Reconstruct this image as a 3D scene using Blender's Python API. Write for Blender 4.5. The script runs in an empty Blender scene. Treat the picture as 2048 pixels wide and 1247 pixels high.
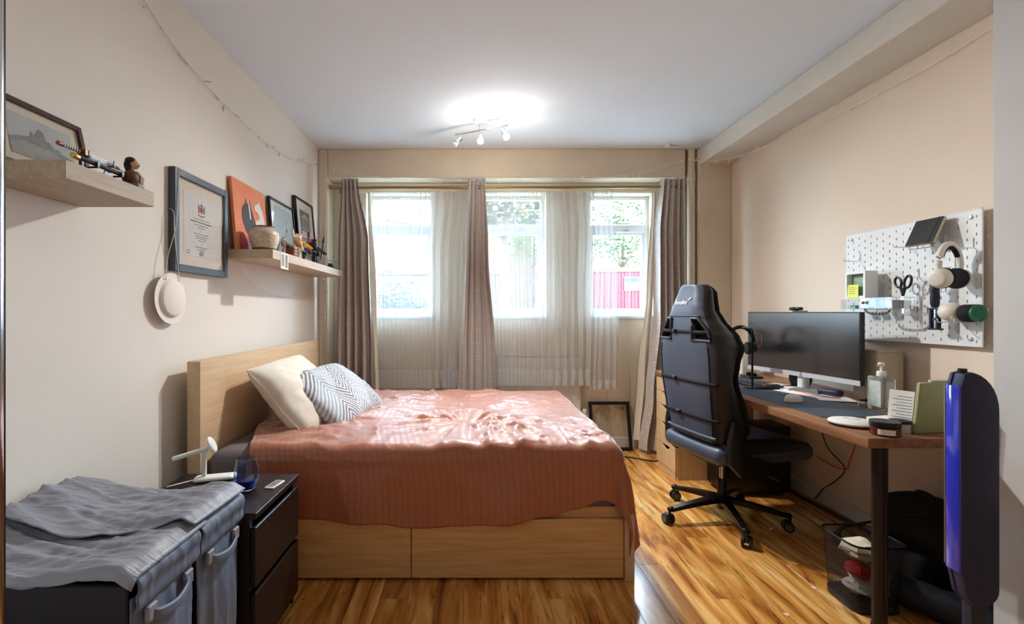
import bpy, bmesh, math, random
from mathutils import Vector, Matrix, noise
random.seed(7)
PI = math.pi
SC = bpy.context.scene
COL = SC.collection

# ------------------------------------------------------------------ camera
FPX = 940.0
cam = bpy.data.cameras.new('camera')
camo = bpy.data.objects.new('camera', cam); COL.objects.link(camo)
camo.location = (0, 0, 1.25); camo.rotation_euler = (PI/2, 0, 0)
cam.sensor_width = 36; cam.sensor_fit = 'HORIZONTAL'
cam.lens = 36*FPX/2048; cam.shift_x = 76/2048; cam.shift_y = 0
cam.clip_start = .02; cam.clip_end = 300
SC.camera = camo

# ------------------------------------------------------------------ world, daylight, exposure
SKY = 16.0
w = bpy.data.worlds.new('sky'); SC.world = w; w.use_nodes = True
nt = w.node_tree
bg = nt.nodes['Background']; bg.inputs[0].default_value = (.60, .79, 1.0, 1); bg.inputs[1].default_value = SKY
LAMP_W = 1.3
SPOT_W = 54.0
SC.view_settings.view_transform = 'Standard'; SC.view_settings.look = 'None'
SC.view_settings.gamma = 1; SC.view_settings.use_curve_mapping = False
SC.view_settings.exposure = 1.3

# ------------------------------------------------------------------ helpers
def lin(v):
    v /= 255.0
    return v/12.92 if v <= .04045 else ((v+.055)/1.055)**2.4
def C(r, g, b): return (lin(r), lin(g), lin(b), 1)

OFF = {}
def thing(name, label, cat, loc=(0, 0, 0), rot=(0, 0, 0), group=None, local=False, kind=None):
    o = bpy.data.objects.new(name, None); COL.objects.link(o)
    o.empty_display_size = .05
    o.location = loc; o.rotation_euler = rot
    OFF[o.name] = Vector((0, 0, 0)) if local else Vector(loc)
    return tag(o, label, cat, group, kind)
def tag(o, label, cat, group=None, kind=None):
    o['label'] = label
    if kind: o['kind'] = kind
    if kind != 'structure' or cat: o['category'] = cat
    if group: o['group'] = group
    return o
def link(name, me, mat, parent=None):
    o = bpy.data.objects.new(name, me); COL.objects.link(o)
    if mat is not None:
        if not me.materials: me.materials.append(mat)
    if parent is not None: o.parent = parent
    return o
def copy_tree(o, parent=None):
    c = o.copy(); COL.objects.link(c); c.parent = parent
    for ch in list(o.children): copy_tree(ch, c)
    return c

class B:
    """collects shapes in one bmesh"""
    def __init__(s): s.bm = bmesh.new(); s.uv = None
    def _merge(s, tmp, M=None):
        if M is not None: bmesh.ops.transform(tmp, matrix=M, verts=tmp.verts)
        me = bpy.data.meshes.new('t'); tmp.to_mesh(me); tmp.free()
        s.bm.from_mesh(me); bpy.data.meshes.remove(me); return s
    def box(s, x0, x1, y0, y1, z0, z1, bev=0, seg=2, M=None):
        t = bmesh.new(); bmesh.ops.create_cube(t, size=1)
        for v in t.verts:
            v.co = Vector(((x0+x1)/2+v.co.x*(x1-x0), (y0+y1)/2+v.co.y*(y1-y0), (z0+z1)/2+v.co.z*(z1-z0)))
        if bev: bmesh.ops.bevel(t, geom=t.edges[:], offset=bev, segments=seg, profile=.5, affect='EDGES')
        return s._merge(t, M)
    def cyl(s, p0, p1, r0, r1=None, seg=16, bev=0):
        r1 = r0 if r1 is None else r1
        p0, p1 = Vector(p0), Vector(p1); d = p1-p0
        t = bmesh.new()
        bmesh.ops.create_cone(t, cap_ends=True, segments=seg, radius1=max(r0, 1e-5), radius2=max(r1, 1e-5), depth=d.length)
        if bev:
            ed = [e for e in t.edges if any(len(f.verts) > 4 for f in e.link_faces)]
            bmesh.ops.bevel(t, geom=ed, offset=bev, segments=2, profile=.5, affect='EDGES')
        M = Matrix.Translation((p0+p1)/2) @ d.to_track_quat('Z', 'Y').to_matrix().to_4x4()
        return s._merge(t, M)
    def sph(s, c, r, seg=16, ring=10, M=None):
        if not hasattr(r, '__len__'): r = (r, r, r)
        t = bmesh.new(); bmesh.ops.create_uvsphere(t, u_segments=seg, v_segments=ring, radius=1)
        for v in t.verts: v.co = Vector((v.co.x*r[0], v.co.y*r[1], v.co.z*r[2]))
        if M is not None: bmesh.ops.transform(t, matrix=M, verts=t.verts)
        return s._merge(t, Matrix.Translation(c))
    def lathe(s, prof, c=(0, 0, 0), seg=24, M=None, cap=True):
        t = bmesh.new(); rings = []
        for r, z in prof:
            if r < 1e-6: rings.append([t.verts.new((0, 0, z))])
            else: rings.append([t.verts.new((r*math.cos(2*PI*i/seg), r*math.sin(2*PI*i/seg), z)) for i in range(seg)])
        for a, b in zip(rings, rings[1:]):
            for i in range(seg):
                j = (i+1) % seg
                if len(a) == 1 and len(b) == 1: break
                if len(a) == 1: t.faces.new((a[0], b[j], b[i]))
                elif len(b) == 1: t.faces.new((a[i], a[j], b[0]))
                else: t.faces.new((a[i], a[j], b[j], b[i]))
        bmesh.ops.recalc_face_normals(t, faces=t.faces[:])
        T = Matrix.Translation(c)
        return s._merge(t, T if M is None else T @ M)
    def tube(s, pts, r, seg=8, closed=False, flat=None):
        pts = [Vector(p) for p in pts]; n = len(pts); t = bmesh.new(); rings = []
        up = Vector((0, 0, 1))
        for i, p in enumerate(pts):
            a = pts[(i-1) % n] if (closed or i > 0) else p
            b = pts[(i+1) % n] if (closed or i < n-1) else p
            d = (b-a); d = d.normalized() if d.length > 1e-9 else Vector((0, 0, 1))
            u = up if abs(d.dot(up)) < .97 else Vector((1, 0, 0))
            x = d.cross(u).normalized(); y = x.cross(d).normalized()
            rr = r[i] if hasattr(r, '__len__') else r
            fy = 1 if flat is None else flat
            rings.append([t.verts.new(p + x*rr*math.cos(2*PI*k/seg) + y*rr*fy*math.sin(2*PI*k/seg)) for k in range(seg)])
        m = n if closed else n-1
        for i in range(m):
            a, b = rings[i], rings[(i+1) % n]
            for k in range(seg): t.faces.new((a[k], a[(k+1) % seg], b[(k+1) % seg], b[k]))
        if not closed:
            t.faces.new(rings[0][::-1]); t.faces.new(rings[-1])
        bmesh.ops.recalc_face_normals(t, faces=t.faces[:])
        return s._merge(t)
    def prism(s, poly, h0, h1, M=None, bev=0):
        """poly in XY, extruded z h0..h1, then M"""
        t = bmesh.new()
        f = t.faces.new([t.verts.new((x, y, h0)) for x, y in poly])
        r = bmesh.ops.extrude_face_region(t, geom=[f])
        bmesh.ops.translate(t, vec=(0, 0, h1-h0), verts=[g for g in r['geom'] if isinstance(g, bmesh.types.BMVert)])
        bmesh.ops.recalc_face_normals(t, faces=t.faces[:])
        if bev:
            ed = [e for e in t.edges if abs(e.verts[0].co.z-e.verts[1].co.z) < 1e-6]
            bmesh.ops.bevel(t, geom=ed, offset=bev, segments=2, profile=.5, affect='EDGES')
        return s._merge(t, M)
    def grid(s, fn, nu, nv, uvfn=None, skip=None):
        """fn(u,v)->xyz with u,v in 0..1"""
        bm = s.bm
        V = [[bm.verts.new(fn(i/nu, j/nv)) for j in range(nv+1)] for i in range(nu+1)]
        if uvfn and s.uv is None: s.uv = bm.loops.layers.uv.new('UVMap')
        for i in range(nu):
            for j in range(nv):
                if skip and skip((i+.5)/nu, (j+.5)/nv): continue
                f = bm.faces.new((V[i][j], V[i+1][j], V[i+1][j+1], V[i][j+1])); f.smooth = True
                if uvfn:
                    for l, (a, b) in zip(f.loops, ((i, j), (i+1, j), (i+1, j+1), (i, j+1))): l[s.uv].uv = uvfn(a/nu, b/nv)
        return s
    def add_mesh(s, me, M=None):
        t = bmesh.new(); t.from_mesh(me); return s._merge(t, M)
    def obj(s, name, mat, parent=None, smooth=35, label=None, recalc=False):
        if recalc: bmesh.ops.recalc_face_normals(s.bm, faces=s.bm.faces[:])
        me = bpy.data.meshes.new(name)
        off = OFF.get(parent.name) if parent is not None else None
        if off is not None and off.length > 0: bmesh.ops.translate(s.bm, vec=-off, verts=s.bm.verts)
        s.bm.to_mesh(me); s.bm.free()
        if smooth:
            me.polygons.foreach_set('use_smooth', [True]*len(me.polygons))
            me.set_sharp_from_angle(angle=math.radians(smooth))
        o = link(name, me, mat, parent)
        if off is not None: OFF[o.name] = off
        if label: o['label'] = label
        return o
    def top(s, name, mat, label, cat, loc, group=None, smooth=35, kind=None, recalc=False):
        """a thing that is a single mesh, origin at loc"""
        loc = Vector(loc)
        bmesh.ops.translate(s.bm, vec=-loc, verts=s.bm.verts)
        o = s.obj(name, mat, None, smooth, recalc=recalc); o.location = loc; OFF[o.name] = loc
        return tag(o, label, cat, group, kind)

def solid(o, th, off=0, bevel=0, sub=0):
    m = o.modifiers.new('solid', 'SOLIDIFY'); m.thickness = th; m.offset = off
    if bevel:
        b = o.modifiers.new('bev', 'BEVEL'); b.width = bevel; b.segments = 2; b.limit_method = 'ANGLE'
    if sub:
        q = o.modifiers.new('sub', 'SUBSURF'); q.levels = sub; q.render_levels = sub
    return o
def text_mesh(body, size, ext=.0004, align='CENTER', shear=0):
    cu = bpy.data.curves.new('t', 'FONT'); cu.body = body; cu.size = size; cu.extrude = ext; cu.align_x = align; cu.align_y = 'CENTER'; cu.shear = shear
    cu.resolution_u = 3
    o = bpy.data.objects.new('t', cu); COL.objects.link(o)
    bpy.context.view_layer.update()
    dg = bpy.context.evaluated_depsgraph_get()
    me = bpy.data.meshes.new_from_object(o.evaluated_get(dg))
    bpy.data.objects.remove(o); bpy.data.curves.remove(cu)
    me.materials.clear()
    return me
def frame_M(origin, xdir, ydir):
    x = Vector(xdir).normalized(); y = Vector(ydir).normalized(); z = x.cross(y)
    M = Matrix((x, y, z)).transposed().to_4x4(); M.translation = Vector(origin); return M
def fbm(x, y, z=0, o=4): return noise.fractal(Vector((x, y, z)), 1.0, 2.0, o)
def smooth01(a, b, x):
    t = min(1, max(0, (x-a)/(b-a))) if b != a else float(x > a)
    return t*t*(3-2*t)
def arc(c, r, a0, a1, n, plane='xz'):
    out = []
    for i in range(n+1):
        a = a0+(a1-a0)*i/n; p, q = r*math.cos(a), r*math.sin(a)
        out.append({'xz': (c[0]+p, c[1], c[2]+q), 'yz': (c[0], c[1]+p, c[2]+q), 'xy': (c[0]+p, c[1]+q, c[2])}[plane])
    return out
def spline(pts, n=8):
    pts = [Vector(p) for p in pts]; out = []
    P = [pts[0]]+pts+[pts[-1]]
    for i in range(1, len(P)-2):
        for k in range(n):
            t = k/n; a, b, c, d = P[i-1], P[i], P[i+1], P[i+2]
            out.append(.5*((2*b)+(c-a)*t+(2*a-5*b+4*c-d)*t*t+(3*b-3*c+d-a)*t**3))
    out.append(pts[-1]); return out

# ------------------------------------------------------------------ materials
def mat(name, col, rough=.5, metal=0, var=0, vscale=8, stretch=(1, 1, 1), bump=0, bscale=60, bstretch=(1, 1, 1), coat=0, sheen=0, spec=.5,
        trans=0, ior=1.45, emit=0, ecol=None, alpha=1, col2=None, rnd=0, coords='Object'):
    m = bpy.data.materials.new(name); m.use_nodes = True
    N, L = m.node_tree.nodes, m.node_tree.links
    p = N['Principled BSDF']
    p.inputs['Base Color'].default_value = col; p.inputs['Roughness'].default_value = rough; p.inputs['Metallic'].default_value = metal
    p.inputs['Coat Weight'].default_value = coat; p.inputs['Sheen Weight'].default_value = sheen
    p.inputs['Specular IOR Level'].default_value = spec
    p.inputs['Transmission Weight'].default_value = trans; p.inputs['IOR'].default_value = ior; p.inputs['Alpha'].default_value = alpha
    if emit:
        p.inputs['Emission Color'].default_value = ecol or col; p.inputs['Emission Strength'].default_value = emit
    tc = N.new('ShaderNodeTexCoord')
    def mapping(sc):
        mp = N.new('ShaderNodeMapping'); mp.inputs['Scale'].default_value = sc
        L.new(tc.outputs[coords], mp.inputs['Vector'])
        if rnd:
            oi = N.new('ShaderNodeObjectInfo'); ml = N.new('ShaderNodeMath'); ml.operation = 'MULTIPLY'; ml.inputs[1].default_value = 37.0
            L.new(oi.outputs['Random'], ml.inputs[0]); L.new(ml.outputs[0], mp.inputs['Location'])
        return mp
    if var or col2:
        mp = mapping(stretch)
        no = N.new('ShaderNodeTexNoise'); no.inputs['Scale'].default_value = vscale; no.inputs['Detail'].default_value = 5; no.inputs['Roughness'].default_value = .6
        L.new(mp.outputs[0], no.inputs['Vector'])
        mx = N.new('ShaderNodeMix'); mx.data_type = 'RGBA'
        c2 = col2 or tuple(max(0, min(1, c*(1-var))) for c in col[:3])+(1,)
        mr = N.new('ShaderNodeMapRange'); mr.inputs['From Min'].default_value = .32; mr.inputs['From Max'].default_value = .68
        L.new(no.outputs['Fac'], mr.inputs['Value']); L.new(mr.outputs[0], mx.inputs['Factor'])
        mx.inputs['A'].default_value = col; mx.inputs['B'].default_value = c2
        L.new(mx.outputs['Result'], p.inputs['Base Color'])
    if bump:
        mp = mapping(bstretch)
        no = N.new('ShaderNodeTexNoise'); no.inputs['Scale'].default_value = bscale; no.inputs['Detail'].default_value = 4
        bu = N.new('ShaderNodeBump'); bu.inputs['Strength'].default_value = bump; bu.inputs['Distance'].default_value = .01
        L.new(mp.outputs[0], no.inputs['Vector']); L.new(no.outputs['Fac'], bu.inputs['Height']); L.new(bu.outputs[0], p.inputs['Normal'])
    return m
def nodes(m): return m.node_tree.nodes, m.node_tree.links, m.node_tree.nodes['Principled BSDF']
def math_node(N, L, op, a, b=None):
    n = N.new('ShaderNodeMath'); n.operation = op
    for i, v in enumerate((a, b)):
        if v is None: continue
        if isinstance(v, (int, float)): n.inputs[i].default_value = v
        else: L.new(v, n.inputs[i])
    return n.outputs[0]
def mixc(N, L, fac, a, b):
    mx = N.new('ShaderNodeMix'); mx.data_type = 'RGBA'
    if isinstance(fac, (int, float)): mx.inputs['Factor'].default_value = fac
    else: L.new(fac, mx.inputs['Factor'])
    for k, v in (('A', a), ('B', b)):
        if isinstance(v, tuple): mx.inputs[k].default_value = v
        else: L.new(v, mx.inputs[k])
    return mx.outputs['Result']

def wood(name, c1, c2, axis, rough=.45, scale=6, rnd=0, dark=None, coat=0, bump=.05):
    """grain runs along axis"""
    st = [9, 9, 9]; st[axis] = .55
    m = mat(name, c1, rough, coat=coat, col2=c2, vscale=scale, stretch=tuple(st), rnd=rnd)
    N, L, p = nodes(m)
    no2 = N.new('ShaderNodeTexNoise'); no2.inputs['Scale'].default_value = scale*6; no2.inputs['Detail'].default_value = 3
    mp = [n for n in N if n.type == 'MAPPING'][0]; L.new(mp.outputs[0], no2.inputs['Vector'])
    prev = p.inputs['Base Color'].links[0].from_socket
    f = math_node(N, L, 'MULTIPLY', no2.outputs['Fac'], .28)
    dk = dark or tuple(c*.55 for c in c2[:3])+(1,)
    L.new(mixc(N, L, f, prev, dk), p.inputs['Base Color'])
    if bump:
        bu = N.new('ShaderNodeBump'); bu.inputs['Strength'].default_value = bump; bu.inputs['Distance'].default_value = .004
        L.new(no2.outputs['Fac'], bu.inputs['Height']); L.new(bu.outputs[0], p.inputs['Normal'])
    return m

M = {}
M['wall_l'] = mat('paint_cream', C(232, 227, 219), .75, var=.03, vscale=2.2, bump=.04, bscale=130)
M['wall_r'] = mat('paint_peach', C(236, 218, 198), .75, var=.03, vscale=1.6, bump=.04, bscale=130)
M['wall_b'] = mat('paint_buff', C(222, 208, 184), .75, var=.10, vscale=3.5, bump=.06, bscale=90)
M['pier'] = mat('paint_grey', C(205, 206, 205), .8, var=.06, vscale=3, bump=.04, bscale=80)
M['ceil'] = mat('paint_ceiling', C(232, 244, 255), .85, var=.02, vscale=2, bump=.05, bscale=60)  # blue tint in the base colour stands in for cool daylight
M['beam'] = mat('paint_beam', C(224, 220, 210), .8, var=.06, vscale=3, bump=.04, bscale=80)
M['skirt'] = mat('gloss_white', C(226, 224, 216), .4, var=.06, vscale=6)
M['white'] = mat('white_plastic', C(235, 235, 232), .35)
M['whitem'] = mat('white_metal', C(232, 233, 232), .4)
M['cream'] = mat('cream_plastic', C(222, 216, 202), .4)
M['black'] = mat('black_plastic', C(22, 22, 24), .38)
M['blackm'] = mat('black_metal', C(26, 26, 28), .3, metal=.6)
M['blackf'] = mat('black_fabric', C(20, 20, 23), .85, var=.3, vscale=30, bump=.2, bscale=400)
M['dark'] = mat('dark_gap', C(10, 10, 12), .8)
M['chrome'] = mat('chrome', C(205, 205, 208), .15, metal=1)
M['steel'] = mat('brushed_steel', C(190, 188, 184), .3, metal=1)
M['brass'] = mat('antique_brass', C(158, 138, 98), .35, metal=.9)
M['oak_y'] = wood('pale_oak_y', C(226, 196, 158), C(208, 174, 134), 1, .5)
M['oak_x'] = wood('pale_oak_x', C(230, 186, 128), C(204, 156, 98), 0, .5)
M['oak_z'] = wood('pale_oak_z', C(222, 190, 148), C(200, 166, 122), 2, .5)
M['shelfwood'] = wood('grey_oak', C(190, 170, 148), C(164, 143, 120), 1, .55)
M['birch'] = wood('birch_veneer', C(226, 196, 154), C(212, 178, 134), 2, .5, bump=0)
M['walnut'] = wood('walnut', C(168, 120, 82), C(126, 84, 54), 1, .4, scale=4)
M['espresso'] = wood('espresso', C(38, 30, 30), C(28, 21, 21), 1, .32, bump=.03)
M['paper'] = mat('paper', C(238, 236, 230), .7)
M['ink'] = mat('ink', C(70, 68, 70), .7)
M['rubber'] = mat('rubber', C(30, 31, 34), .6)
M['red'] = mat('red_plastic', C(190, 30, 30), .4)
M['orange'] = mat('orange_cable', C(225, 84, 40), .45)
M['leather'] = mat('black_leather', C(70, 79, 96), .40, bump=.06, bscale=260, spec=.5)
M['leatherk'] = mat('black_leather_trim', C(32, 33, 37), .42, bump=.06, bscale=260)
# ------------------------------------------------------------------ dimensions of the room (metres)
XL, XR = -1.39, 2.28
YB, YF = 4.36, -1.3       # window wall, wall behind the viewer
ZC = 2.703
def S(b, name, mat_, label, cat='wall', loc=(0, 0, 0), smooth=0):
    return b.top(name, mat_, label, cat, loc, kind='structure', smooth=smooth)

# floor: a slab with laminate planks
fl = S(B().box(XL-.1, XR+.1, YF-.1, YB+.1, -.08, -.008), 'floor', M['dark'], 'glossy honey brown laminate floor of narrow boards', 'floor')
def plank_mat():
    m = bpy.data.materials.new('laminate'); m.use_nodes = True
    N, L, p = nodes(m)
    tc = N.new('ShaderNodeTexCoord'); oi = N.new('ShaderNodeObjectInfo')
    mp = N.new('ShaderNodeMapping'); mp.inputs['Scale'].default_value = (7, .9, 1)
    L.new(tc.outputs['Object'], mp.inputs['Vector'])
    cmb = N.new('ShaderNodeCombineXYZ')
    L.new(math_node(N, L, 'MULTIPLY', oi.outputs['Random'], 91.0), cmb.inputs[0]); L.new(math_node(N, L, 'MULTIPLY', oi.outputs['Random'], 57.0), cmb.inputs[1])
    L.new(cmb.outputs[0], mp.inputs['Location'])
    n1 = N.new('ShaderNodeTexNoise'); n1.inputs['Scale'].default_value = 1.5; n1.inputs['Detail'].default_value = 4; n1.inputs['Distortion'].default_value = 1.6
    L.new(mp.outputs[0], n1.inputs['Vector'])
    wv = N.new('ShaderNodeTexNoise'); wv.inputs['Scale'].default_value = 2.6; wv.inputs['Detail'].default_value = 6; wv.inputs['Distortion'].default_value = 2.2; wv.inputs['Roughness'].default_value = .65
    L.new(mp.outputs[0], wv.inputs['Vector'])
    cr = N.new('ShaderNodeValToRGB'); e = cr.color_ramp.elements
    e[0].position = .28; e[0].color = C(120, 64, 22); e[1].position = .72; e[1].color = C(250, 212, 142)
    a = e.new(.46); a.color = C(208, 140, 64); a2 = e.new(.58); a2.color = C(232, 176, 98)
    L.new(n1.outputs['Fac'], cr.inputs[0])
    mr = N.new('ShaderNodeMapRange'); mr.inputs['From Min'].default_value = .55; mr.inputs['From Max'].default_value = .74
    L.new(wv.outputs['Fac'], mr.inputs['Value'])
    c1 = mixc(N, L, mr.outputs[0], cr.outputs[0], C(70, 34, 12))
    tint = math_node(N, L, 'MULTIPLY', oi.outputs['Random'], .30)
    c2 = mixc(N, L, tint, c1, C(122, 66, 24))
    L.new(c2, p.inputs['Base Color'])
    p.inputs['Roughness'].default_value = .2; p.inputs['Coat Weight'].default_value = .25; p.inputs['Coat Roughness'].default_value = .1
    bu = N.new('ShaderNodeBump'); bu.inputs['Strength'].default_value = .04; bu.inputs['Distance'].default_value = .003
    L.new(wv.outputs['Fac'], bu.inputs['Height']); L.new(bu.outputs[0], p.inputs['Normal'])
    return m
M['plank'] = plank_mat()
PW, PLN = .1223, 1.21
cache = {}
nrow = 30
for r in range(nrow):
    x = XL + (r+.5)*(XR-XL)/nrow
    wdt = (XR-XL)/nrow
    y = YF - [.0, .62, .28, .93, .45, .77][r % 6]
    while y < YB:
        y0, y1 = max(YF, y), min(YB, y+PLN)
        y += PLN
        if y1-y0 < .03: continue
        k = round(y1-y0, 3)
        if k not in cache:
            bb = B().box(-wdt/2+.0006, wdt/2-.0006, -k/2+.0006, k/2-.0006, -.008, 0, .0007, 1)
            me = bpy.data.meshes.new('plank'); bb.bm.to_mesh(me); bb.bm.free(); me.materials.append(M['plank']); cache[k] = me
        o = link('plank', cache[k], None, fl); o.location = (x, (y0+y1)/2, 0)

S(B().box(XL-.2, XR+.2, YF-.2, YB+.3, ZC, ZC+.12), 'ceiling', M['ceil'], 'plain painted ceiling, colour tinted pale blue for cool daylight', 'ceiling')
S(B().box(XL-.15, XL, YF-.2, YB+.3, -.05, ZC), 'wall_left', M['wall_l'], 'cream painted left wall carrying the two floating shelves')
S(B().box(XR, XR+.15, YF-.2, YB+.3, -.05, ZC), 'wall_right', M['wall_r'], 'peach painted right wall above the desk')
S(B().box(XL-.2, XR+.2, YF-.2, YF, -.05, ZC), 'wall_front', M['wall_l'], 'cream painted wall behind the viewer')

# window wall with three openings
WIN = [(-1.0, -.384), (.07, .67), (1.08, 1.665)]
WZ0, WZ1 = 1.213, 2.352
WT = .24
xs = [XL]+[v for ab in WIN for v in ab]+[XR]
b = B()
b.box(XL, XR, YB, YB+WT, -.05, WZ0); b.box(XL, XR, YB, YB+WT, WZ1, ZC)
for i in range(0, 8, 2): b.box(xs[i], xs[i+1], YB, YB+WT, WZ0, WZ1)
S(b, 'wall_back', M['wall_b'], 'buff painted window wall with three tall openings')
YK = 4.19
S(B().box(-1.305, 1.885, YK, YB, 2.447, ZC, .006, 1), 'trim_1', M['wall_b'], 'cream boxed bulkhead running above the curtain pole', 'trim')
S(B().box(2.0, XR, .3, YK, 2.56, ZC, .006, 1), 'trim_2', M['beam'], 'off-white boxed beam running along the top of the right wall', 'trim')
S(B().box(XL, -1.305, YK, YB, 0, ZC, .012, 2), 'trim_3', M['wall_b'], 'narrow cream corner pier left of the curtain', 'trim')
b = B().box(1.99, XR, YK-.03, YB, 0, ZC, .008, 2).box(1.885, 1.99, YK+.06, YB, 0, ZC)
S(b, 'trim_4', M['wall_b'], 'stained cream corner pier right of the curtain', 'trim')
b = B().cyl((1.945, YK+.02, .0), (1.945, YK+.02, ZC), .034, seg=20)
for z in (2.42, 1.3, .3): b.cyl((1.945, YK+.02, z), (1.945, YK+.02, z+.06), .039, seg=20)
S(b, 'trim_5', M['wall_b'], 'vertical painted pipe beside the right corner pier', 'pipe', smooth=40)
S(B().box(1.875, XR, 1.45, 1.70, 0, ZC, .004, 1), 'trim_6', M['pier'], 'grey painted wall return at the right edge', 'trim')
b = B().box(XL, XL+.016, .83, YK, 0, .09, .004, 1); S(b, 'baseboard_left', M['skirt'], 'white skirting board along the left wall', 'baseboard')
b = B().box(XR-.016, XR, 1.70, YK-.03, 0, .085, .004, 1); S(b, 'baseboard_right', M['skirt'], 'scuffed white skirting board below the desk wall', 'baseboard')
b = B().box(-1.305, 1.885, YB-.016, YB, 0, .09, .004, 1); S(b, 'baseboard_back', M['skirt'], 'cream skirting board below the windows', 'baseboard')

# ------------------------------------------------------------------ windows
def glass_mat(name, tint=(1, 1, 1, 1), g=.06):
    m = bpy.data.materials.new(name); m.use_nodes = True
    N, L = m.node_tree.nodes, m.node_tree.links
    N.remove(N['Principled BSDF']); out = N['Material Output']
    t = N.new('ShaderNodeBsdfTransparent'); t.inputs[0].default_value = tint
    gl = N.new('ShaderNodeBsdfGlossy'); gl.inputs['Roughness'].default_value = .02
    mx = N.new('ShaderNodeMixShader'); mx.inputs[0].default_value = g
    L.new(t.outputs[0], mx.inputs[1]); L.new(gl.outputs[0], mx.inputs[2]); L.new(mx.outputs[0], out.inputs[0])
    return m
M['pane'] = glass_mat('window_glass', (.97, .99, .985, 1), .05)
M['clear'] = glass_mat('clear_acrylic', (.96, .97, .97, 1), .035)
M['frameglass'] = glass_mat('frame_glass', (.97, .97, .97, 1), .07)
M['wframe'] = mat('window_paint', C(226, 232, 236), .4)
wlab = ['white metal window seen left of the middle curtain, nearest the headboard', 'white metal window right of the middle curtain behind a full sheer', 'white metal window beside the right curtain showing the red container']
for i, (x0, x1) in enumerate(WIN):
    yf = YB+.13
    wn = thing('window_%d' % (i+1), wlab[i], 'window', ((x0+x1)/2, yf, WZ0), kind='structure')
    f = .035; zt = 2.045
    b = B()
    b.box(x0, x0+f, yf, yf+.05, WZ0, WZ1, .004, 1).box(x1-f, x1, yf, yf+.05, WZ0, WZ1, .004, 1)
    b.box(x0+f, x1-f, yf, yf+.05, WZ0, WZ0+.045, .004, 1).box(x0+f, x1-f, yf, yf+.05, WZ1-f, WZ1, .004, 1)
    b.box(x0+f, x1-f, yf-.006, yf+.05, zt-.035, zt+.035, .004, 1)
    b.obj('frame', M['wframe'], wn, 0)
    B().box(x0+f+.003, x1-f-.003, yf+.012, yf+.04, WZ0+.048, WZ0+.07).box(x0+f+.003, x1-f-.003, yf+.012, yf+.04, zt-.06, zt-.037).box(x0+f+.003, x0+f+.025, yf+.012, yf+.04, WZ0+.07, zt-.06).box(x1-f-.025, x1-f-.003, yf+.012, yf+.04, WZ0+.07, zt-.06).obj('sash', M['wframe'], wn, 0)
    B().box(x0+f+.025, x1-f-.025, yf+.022, yf+.028, WZ0+.07, zt-.06).obj('pane', M['pane'], wn, 0)
    B().box(x0+f, x1-f, yf+.022, yf+.028, zt+.035, WZ1-f).obj('pane', M['pane'], wn, 0)
    xm = (x0+x1)/2
    h = B().box(xm-.02, xm+.10, yf-.03, yf-.006, zt+.037, zt+.047, .002, 1)
    h.tube([(xm-.02, yf-.02, zt+.045), (xm-.06, yf-.03, zt+.05), (xm-.13, yf-.035, zt+.075)], .006, 6)
    for q in range(4): h.cyl((xm+.0+q*.025, yf-.018, zt+.046), (xm+.0+q*.025, yf-.018, zt+.052), .004, seg=6)
    h.obj('stay', M['steel'], wn)
    k = B().box(xm+.06, xm+.10, yf-.016, yf-.006, zt-.032, zt-.012, .002, 1).cyl((xm+.08, yf-.03, zt-.022), (xm+.08, yf-.01, zt-.022), .005, seg=8).box(xm+.04, xm+.085, yf-.034, yf-.026, zt-.028, zt-.016, .002, 1)
    k.obj('latch', M['steel'], wn)
    B().box(x0, x1, YB-.02, yf, WZ0-.025, WZ0+.004, .006, 2).obj('sill', M['wframe'], wn)
    # daylight portal (guides sampling of the sky through the opening, emits nothing itself)
    pl = bpy.data.lights.new('daylight_portal', 'AREA'); pl.shape = 'RECTANGLE'; pl.size = x1-x0; pl.size_y = WZ1-WZ0; pl.cycles.is_portal = True
    po = bpy.data.objects.new('daylight_portal', pl); COL.objects.link(po); po.location = (xm, yf+.08, (WZ0+WZ1)/2); po.rotation_euler = (-PI/2, 0, 0)

# ------------------------------------------------------------------ outside
M['grass'] = mat('ground_outside', C(128, 128, 122), .9, var=.2, vscale=1.5)
S(B().box(-40, 40, YB+WT+.05, 60, .9, 1.12), 'floor_outside', M['grass'], 'pale paved ground outside the windows', 'ground')
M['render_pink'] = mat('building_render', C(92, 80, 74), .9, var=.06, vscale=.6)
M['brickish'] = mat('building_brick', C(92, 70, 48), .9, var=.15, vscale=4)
M['winglass'] = mat('far_glass', C(140, 160, 175), .1)
def building(x0, x1, y, h, mt, label, nx, nz):
    t = thing('apartment_building', label, 'building', ((x0+x1)/2, y, 1.12))
    B().box(x0, x1, y, y+8, 1.12, 1.12+h).obj('wall', mt, t, 0)
    B().box(x0-.2, x1+.2, y-.2, y+8.2, 1.12+h, 1.42+h).obj('roof', M['beam'], t, 0)
    for i in range(nx):
        for j in range(nz):
            xc = x0+(i+.5)*(x1-x0)/nx; zc = 2.6+j*2.9
            fr = B().box(xc-.55, xc+.55, y-.06, y-.002, zc, zc+1.4).obj('window', M['wframe'], t, 0)
            B().box(xc-.48, xc-.03, y-.08, y-.061, zc+.07, zc+1.33).obj('pane', M['winglass'], fr, 0)
            B().box(xc+.03, xc+.48, y-.08, y-.061, zc+.07, zc+1.33).obj('pane', M['winglass'], fr, 0)
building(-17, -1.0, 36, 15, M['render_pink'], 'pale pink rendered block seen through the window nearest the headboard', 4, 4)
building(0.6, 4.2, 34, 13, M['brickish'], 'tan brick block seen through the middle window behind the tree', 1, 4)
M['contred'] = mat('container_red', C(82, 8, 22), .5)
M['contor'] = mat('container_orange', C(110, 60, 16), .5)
t = thing('shipping_container', 'red container with orange top rail outside the right window', 'container', (7.4, 28, 1.12))
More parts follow.
